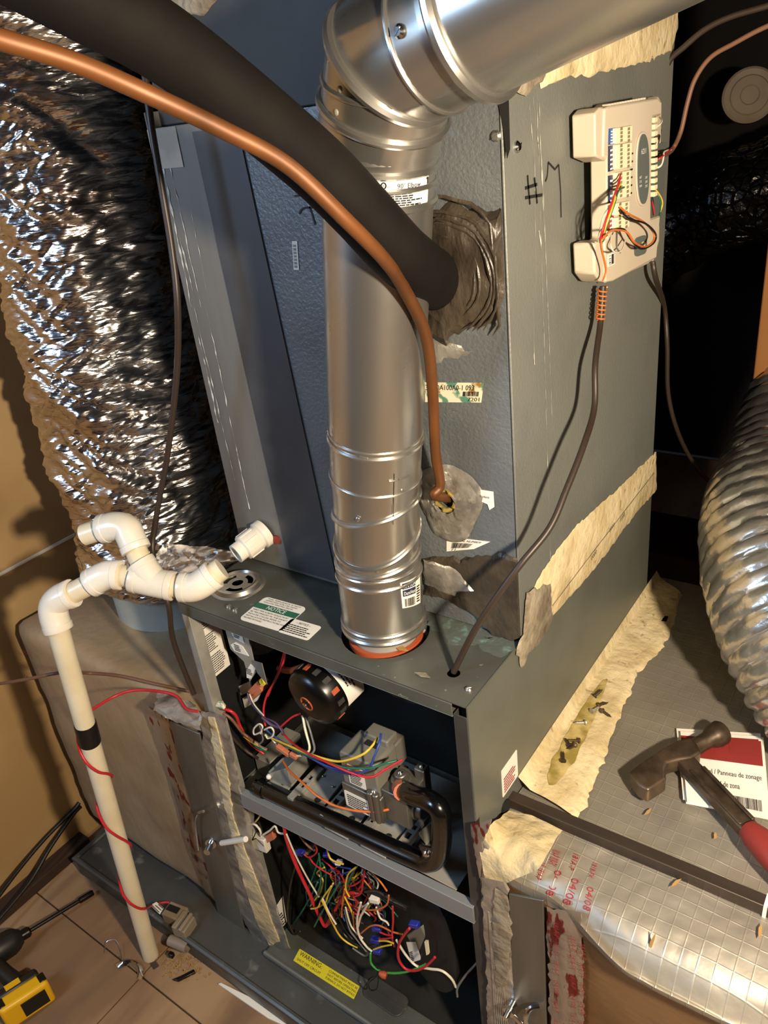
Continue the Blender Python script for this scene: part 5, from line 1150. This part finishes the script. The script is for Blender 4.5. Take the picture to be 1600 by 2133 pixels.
tp0, tp1 = pvd(1548), pvd(1508); m = MB(); m.lathe(tp0, tp1 - tp0, [(pr + .0014, 0), (pr + .0018, .002), (pr + .0018, (tp1 - tp0).length - .002), (pr + .0012, (tp1 - tp0).length)], 24); lab(m.build('tape_wrap', 'tape_black', pv), 'black electrical tape wrapped round the white pipe')
def aroundpipe(px, py, side): c = pvd(py); d = (c - CAM).dot(FWD) + side * .022; return on(px, py, d=d)
nf = ((CAM - a) - ax * (CAM - a).dot(ax)).normalized(); nr = nf.cross(ax).normalized(); nr = nr if nr.dot(RIGHT) > 0 else -nr
kn = [(1500, -200), (1530, -130), (1556, -90), (1626, 90), (1682, 270), (1768, 450), (1845, 640), (1880, 735), (1889, 775)]
hel = []
for (p0_, f0), (p1_, f1) in zip(kn, kn[1:]):
    for j in range(8):
        t_ = j / 8; ph = math.radians(f0 + (f1 - f0) * t_); hel.append(pvd(p0_ + (p1_ - p0_) * t_) + (nf * math.cos(ph) + nr * math.sin(ph)) * (pr + .0028))
rwp = [on(412, 1482, y=-.012), on(388, 1476, z=-.232), on(368, 1450, z=-.228), on(330, 1440, z=-.225), on(280, 1438, z=-.225), on(235, 1452, d=1.42)] + hel[2::2] + [on(318, 1886, z=-.862), on(335, 1881, z=-.86), on(352, 1880, z=-.858), on(362, 1890, z=-.862)]
tag(wire(rwp, .0026, 'w_red', None, 'red_wire', n=4, seg=8), 'red wire spiralling down the white drain pipe to the float switch', 'wire')

# ------------------------------------------------------------------ float switch clipped on the pan rim
fs = thing('float_switch', 'tan plastic float switch clipped over the drain pan rim', 'switch', on(385, 1945, z=-.9))
c = on(372, 1915, z=-.87); u = V((.82, .15, 0)).normalized(); v = Z.cross(u)
def ob(o, du, dv, dz, su, sv, sz): return (c + u * du + v * dv + Z * dz, u * su, v * sv, Z * sz)
m = MB(); m.obox(*ob(c, -.035, -.012, -.012, .05, .035, .03)); m.build('switch_body', 'switch_tan', fs, bevel=.003)
m = MB(); m.obox(*ob(c, .005, -.028, -.015, .035, .04, .028)); m.obox(*ob(c, .008, -.03, .012, .012, .044, .008)); m.obox(*ob(c, .026, -.03, .012, .008, .044, .008)); m.build('clip_body', 'switch_tan', fs, bevel=.002)
m = MB(); m.obox(*ob(c, -.03, .0, .0185, .03, .014, .0015)); m.build('switch_opening', 'dark_hole', fs)
m = MB(); m.lathe(c - u * .005 - v * .035 + Z * -.025, u, [(.010, 0), (.012, .002), (.012, .05), (.0095, .05), (.0095, .03)], 18, cap=False); m.build('float_tube', 'switch_tan', fs)
m = MB(); m.obox(*ob(c, .0, -.056, -.055, .012, .01, .012)); m.build('clip_foot', 'motor_black', fs, bevel=.002)
s = quad_sheet([on(*q, z=-.855) for q in ((314, 1886), (326, 1879), (341, 1892), (333, 1905))], Z, .0008, 'wire_tag', 'label_white', fs)
m = MB()
for k in range(3): stroke(m, [on(318 + k * 6, 1888 - k * 2, z=-.854), on(332 + k * 4, 1901 - k * 4, z=-.854)], .0016, Z)
m.build('lettering', 'ink', fs)

# ------------------------------------------------------------------ hammer, booklets and steel bar on the right duct box
ZT = -.250
hm = thing('hammer', 'old steel claw hammer with a red grip lying on the right duct box', 'hammer', on(1420, 1600, z=ZT))
HZ = ZT + .034
hp = [(1310, 1606), (1338, 1584), (1372, 1562), (1408, 1541), (1440, 1534), (1452, 1548), (1462, 1566), (1440, 1578), (1412, 1582), (1390, 1588), (1386, 1606), (1388, 1622), (1370, 1634), (1350, 1646), (1330, 1634)]
def hpts(z): return [on(*q, z=z) for q in hp]
m = MB(); m.prism(hpts(HZ), (0, 0, -.026)); 
m.build('hammer_head', 'tool_steel', hm, bevel=.004, seg=3)
p0 = on(1448, 1556, z=HZ - .013); p1 = on(1506, 1523, z=HZ - .010); axh = p1 - p0
m = MB(); L_ = axh.length; m.lathe(p0, axh, [(.013, -.008), (.012, L_ * .25), (.0125, L_ * .45), (.017, L_ * .62), (.0185, L_ * .72), (.0185, L_ * .93), (.016, L_)], 28); m.build('hammer_poll', 'tool_steel', hm)
h0 = on(1420, 1580, z=HZ - .012); h1 = on(1572, 1742, z=ZT + .03); h2 = on(1740, 1925, z=ZT + .028); hd = (h1 - h0).normalized(); hs = hd.cross(Z).normalized()
m = MB(); m.obox(h0 - hs * .013 - Z * .009, hd * (h1 - h0).length, hs * .026, Z * .018)
hn = m.build('handle', 'tool_steel', hm, bevel=.003)
for sd in (-1, 1):
    m = MB(); m.obox(h0 + hd * .035 + hs * (.0095 * sd - .0025) + Z * .009, hd * ((h1 - h0).length - .05), hs * .005, Z * .004); m.build('handle_rib', 'tool_steel', hn, bevel=.001)
m = MB(); k_ = (h2 - h1); m.tube([h1 - hd * .012, h1 + hd * .004, h1 + k_ * .3, h1 + k_ * .6, h2], [.014, .0185, .0195, .018, .019], 20); m.build('grip', 'grip_red', hm, smooth=50)
bk = [(1423, 1672), (1598, 1706), (1584, 1537), (1409, 1526)]
for i in range(3):
    z = ZT + .0005 + i * .0032; dq = [(0, -6), (6, 2), (0, 0)][i]; P4 = [on(q[0] + (8 if (i == 2 and q[0] < 1430) else dq[0]), q[1] + dq[1], z=z) for q in bk]
    lbl = ('white booklet at the bottom of the pile under the hammer', 'white booklet in the middle of the pile under the hammer', 'topmost booklet under the hammer with red band and lettering')[i]
    o = MB().prism(P4, (0, 0, .003)).build('booklet', 'paper', None, smooth=0); tag(o, lbl, 'booklet', 'booklets under the hammer')
    if i == 2:
        zz = z + .0032; g = lambda u, v: P4[0].lerp(P4[1], u).lerp(P4[3].lerp(P4[2], u), v) + V((0, 0, .0036))
        m = MB(); m.face([m.bm.verts.new(g(*q)) for q in ((0, .62), (1, .6), (1, .93), (0, .93))]); m.build('red_band', 'paper_red', o)
        m = MB(); put_text(m, 'Zone Panel / Panneau de zonage', .93, .085, sub(g, .04, .40)); put_text(m, 'Manual del Panel de zona', .66, .07, sub(g, .03, .27)); bars(m, sub(g, .55, .05), .4, .13, 26, rnd); m.build('lettering', 'ink', o)
        m = MB(); m.face([m.bm.verts.new(g(*q) + V((0, 0, .0004))) for q in ((.6, .72), (.97, .72), (.97, .95), (.6, .95))]); m.build('red_emblem', 'grip_red', o)
br0 = on(1058, 1662, y=.095); br1 = on(1618, 1896, y=.098)
m = MB(); e = br1 - br0; m.obox(br0 + V((0, -.009, -.009)), e, (0, .018, 0), (0, 0, .018)); sb = m.build('steel_bar', 'bar_steel', None, bevel=.0015); tag(sb, 'dark square steel bar lying across the right duct box', 'bar')
MB().obox(br0 + e * .962 + V((0, -.0102, -.0102)), e * .012, (0, .0204, 0), (0, 0, .0204)).build('end_sleeve', 'label_white', sb)
# screws scattered on the mastic
def bonefillet(px, py):
    best = None; r = (on(px, py, d=1) - CAM).normalized()
    for v in FV:
        w_ = v - CAM; d_ = (w_ - r * w_.dot(r)).length
        if best is None or d_ < best[0]: best = (d_, v)
    return best[1]
fo = bpy.data.objects['mastic_fillet']; FV = [v.co + OFF[rb.name] for v in fo.data.vertices]
scl = [((1243, 1450), 'black screw highest on the cream mastic, standing alone'), ((1254, 1470), 'brass screw at the top of the upper screw cluster'), ((1240, 1484), 'dark screw on the left of the upper cluster'), ((1262, 1492), 'silver screw on the right of the upper cluster'), ((1214, 1508), 'bent dark screw below the upper cluster'), ((1182, 1552), 'dark screw on the left of the lower cluster'), ((1192, 1560), 'brass screw in the middle of the lower cluster'), ((1200, 1548), 'small screw on the right of the lower cluster'), ((1172, 1584), 'long thin screw below the lower cluster')]
rs = random.Random(5)
for q, l in scl:
    p = bonefillet(*q) + V((0, 0, .005)); d = V((rs.uniform(-1, 1), rs.uniform(-1, 1), rs.uniform(-.1, .25))).normalized()
    m = MB(); m.lathe(p - d * .007, d, [(.0045, 0), (.0045, .002), (.0018, .004), (.0024, .006), (.0018, .008), (.0024, .010), (.0017, .012), (.0022, .014), (.0006, .019)], 10)
    tag(m.build('loose_screw', rs.choice(['tool_steel', 'galv_dull', 'bar_steel']), None), l, 'screw', 'loose screws on the mastic')
# ------------------------------------------------------------------ small debris
chips = [((1340, 1655), 20, 'curled wood chip below the hammer claw', 'surf'), ((1350, 1692), 14, 'straw-like splinter below the hammer', 'surf'), ((1410, 1840), 16, 'brown splinter on the near side of the steel bar', 'surf'), ((1358, 1958), 22, 'pale wood sliver on the foil shoulder', 'surf'), ((1585, 1940), 18, 'orange leaf-like chip at the right edge of the foil', 'surf'), ((1490, 1742), 10, 'tiny straw near the hammer shadow', 'surf'), ((1190, 1638), 8, 'small straw crumb on the mastic near the bar', 'surf')]
for q, l_, l, k in chips:
    p = surf(*q) + V((0, -.002, .003)); d = V((rs.uniform(-.3, .3), rs.uniform(.5, 1) * rs.choice((-1, 1)), 0)).normalized() * l_ * .0006; s_ = d.cross(Z).normalized() * .0028
    if q == (1358, 1958): d = V((.004, .004, .02)); s_ = V((.0026, 0, 0)); p += V((0, -.002, -.006))
    m = MB(); m.prism([p - d, p - d * .3 + s_, p + d * .5 + s_ * .7, p + d, p + d * .2 - s_ * .6], (0, -.0006, .0012)); tag(m.build('wood_chip', 'wood_chip', None, smooth=0), l, 'wood chip')
p = surf(1362, 1288); m = MB(); m.prism([on(1330, 1284, z=-.246), on(1392, 1286, z=-.246), on(1388, 1296, z=-.246), on(1340, 1298, z=-.246)], (0, 0, .003)); tag(m.build('dark_scrap', 'motor_black', None), 'black strip of scrap on the far end of the right duct box', 'scrap')
for q, l in (((1175, 1305), 'straw fragment on the furnace top by the mastic'), ((835, 1350), 'pale shavings beside the vent opening'), ((880, 1405), 'oval shaving at the front of the furnace top')):
    if q[0] == 1175: q = (1050, 1305)
    p = on(*q, z=.0014); m = MB()
    for k in range(1 if q[0] != 835 else 1):
        m.prism([p + V((-.012, -.002, 0)), p + V((0, -.005, 0)), p + V((.013, -.001, 0)), p + V((.002, .004, 0))], (0, 0, .0012))
    tag(m.build('shaving', 'wood_chip' if q[0] != 880 else 'mastic_brown', None, smooth=0), l, 'shaving')
# floor
fq = lambda px, py, h=0: on(px, py, z=FZ + .001 + h)
m = MB(); m.prism([fq(455, 2052), fq(462, 2050), fq(600, 2118), fq(640, 2160), fq(560, 2124)], (0, 0, .006)); tag(m.build('wood_trim_strip', 'label_white', None, bevel=.001), 'pale narrow trim strip on the floor along the drain pan', 'strip')
m = MB(); m.prism([fq(360, 2043), fq(372, 2046), fq(408, 2028), fq(405, 2022), fq(378, 2036)], (0, 0, .006)); tag(m.build('dark_scrap', 'motor_black', None, bevel=.001), 'short black scrap on the plywood near the white pipe', 'scrap')
c = fq(262, 2036); m = MB(); m.grid(lambda a, b: c + V((math.cos(.4 + a * 2.6) * (.028 + b * .014), math.sin(.4 + a * 2.6) * (.024 + b * .012), .002 + .010 * math.sin(b * PI) * math.sin(a * PI) + .003 * b)), 16, 4); tag(m.build('metal_offcut', 'chrome', None), 'shiny crescent of cut sheet metal on the plywood', 'offcut')
m = MB(); m.tube(spline([fq(218, 1985, .003), fq(222, 1962, .01), fq(240, 1958, .014), fq(250, 1975, .008), fq(254, 1998, .004), fq(248, 1992, .003)], 8), .0007, 5); tag(m.build('thin_wire', 'galv', None), 'thin curled bare wire on the plywood', 'wire')
m = MB(); m.prism([fq(312, 2008), fq(325, 2003), fq(331, 2012), fq(320, 2020)], (0, 0, .002)); tag(m.build('dark_scrap', 'debris', None), 'small dark crumb of debris at the foot of the white pipe', 'scrap')
m = MB(); rd = random.Random(8)
for i in range(90):
    p = fq(380 + rd.gauss(0, 26), 2010 + rd.gauss(0, 13)); a_ = rd.random() * 7; d = V((math.cos(a_), math.sin(a_), 0)) * rd.uniform(.002, .0055); s_ = d.cross(Z) * .35
    m.prism([p - d, p + s_, p + d, p - s_], (0, 0, .0018))
o = m.build('sawdust', 'wood_chip', None, smooth=0, kind='stuff'); tag(o, 'sawdust and chips scattered on the plywood below the float switch', 'sawdust')

# ------------------------------------------------------------------ impact driver on the floor
dr = thing('impact_driver', 'black and yellow cordless impact driver lying on the plywood', 'power drill', on(20, 2000, z=FZ))
zc = FZ + .034
tip = on(194, 1859, z=FZ + .012); ch = on(52, 1945, z=zc); dx = (ch - tip).normalized()
m = MB(); L_ = (ch - tip).length; m.lathe(tip, dx, [(.0065, 0), (.0072, .002), (.0072, .034), (.0045, .036), (.0045, L_)], 16); m.build('bit_holder', 'motor_black', dr)
m = MB(); m.lathe(ch - dx * .012, dx, [(.009, 0), (.0125, .004), (.0125, .02), (.010, .022), (.010, .028)], 20); m.build('chuck', 'motor_black', dr)
m = MB(); m.lathe(ch, dx, [(.016, .008), (.024, .018), (.029, .03), (.031, .06), (.031, .15), (.026, .16)], 28); m.build('gear_case', 'drill_black', dr)
m = MB(); sd = dx.cross(Z).normalized(); sd = sd if (sd.x > 0) else -sd
hb = ch + dx * .085; g1_ = on(52, 2062, z=zc) - dx * .0; m.tube([hb, hb.lerp(g1_, .5) - Z * .002, g1_ - Z * .004], [.019, .017, .02], 16); m.build('handle', 'drill_black', dr)
m = MB(); g0 = g1_ - sd * .012; m.obox(g0 - dx * .035 - Z * .030, dx * .085, sd * .022, Z * .062); m.build('battery_mount', 'drill_black', dr, bevel=.006)
m = MB(); m.obox(g0 - dx * .042 + sd * .020 - Z * .033, dx * .10, sd * .036, Z * .066); bt = m.build('battery_pack', 'drill_yellow', dr, bevel=.008, seg=3)
for o_, w__ in ((-.042, .014), (.042, .012)):
    m = MB(); m.obox(g0 + dx * o_ + sd * .026 + Z * .0315, dx * w__, sd * .022, Z * .003); m.build('battery_latch', 'motor_black', bt, bevel=.001)
m = MB(); m.obox(g0 - dx * .03 + sd * .0565 - Z * .02, dx * .05, sd * .0015, Z * .04); m.build('battery_face', 'drill_black', bt)
m = MB(); m.obox(g0 - dx * .0 + sd * .002 + Z * .032, dx * .03, sd * .014, Z * .0012); m.build('yellow_badge', 'drill_yellow', dr)
bpy.context.view_layer.update()
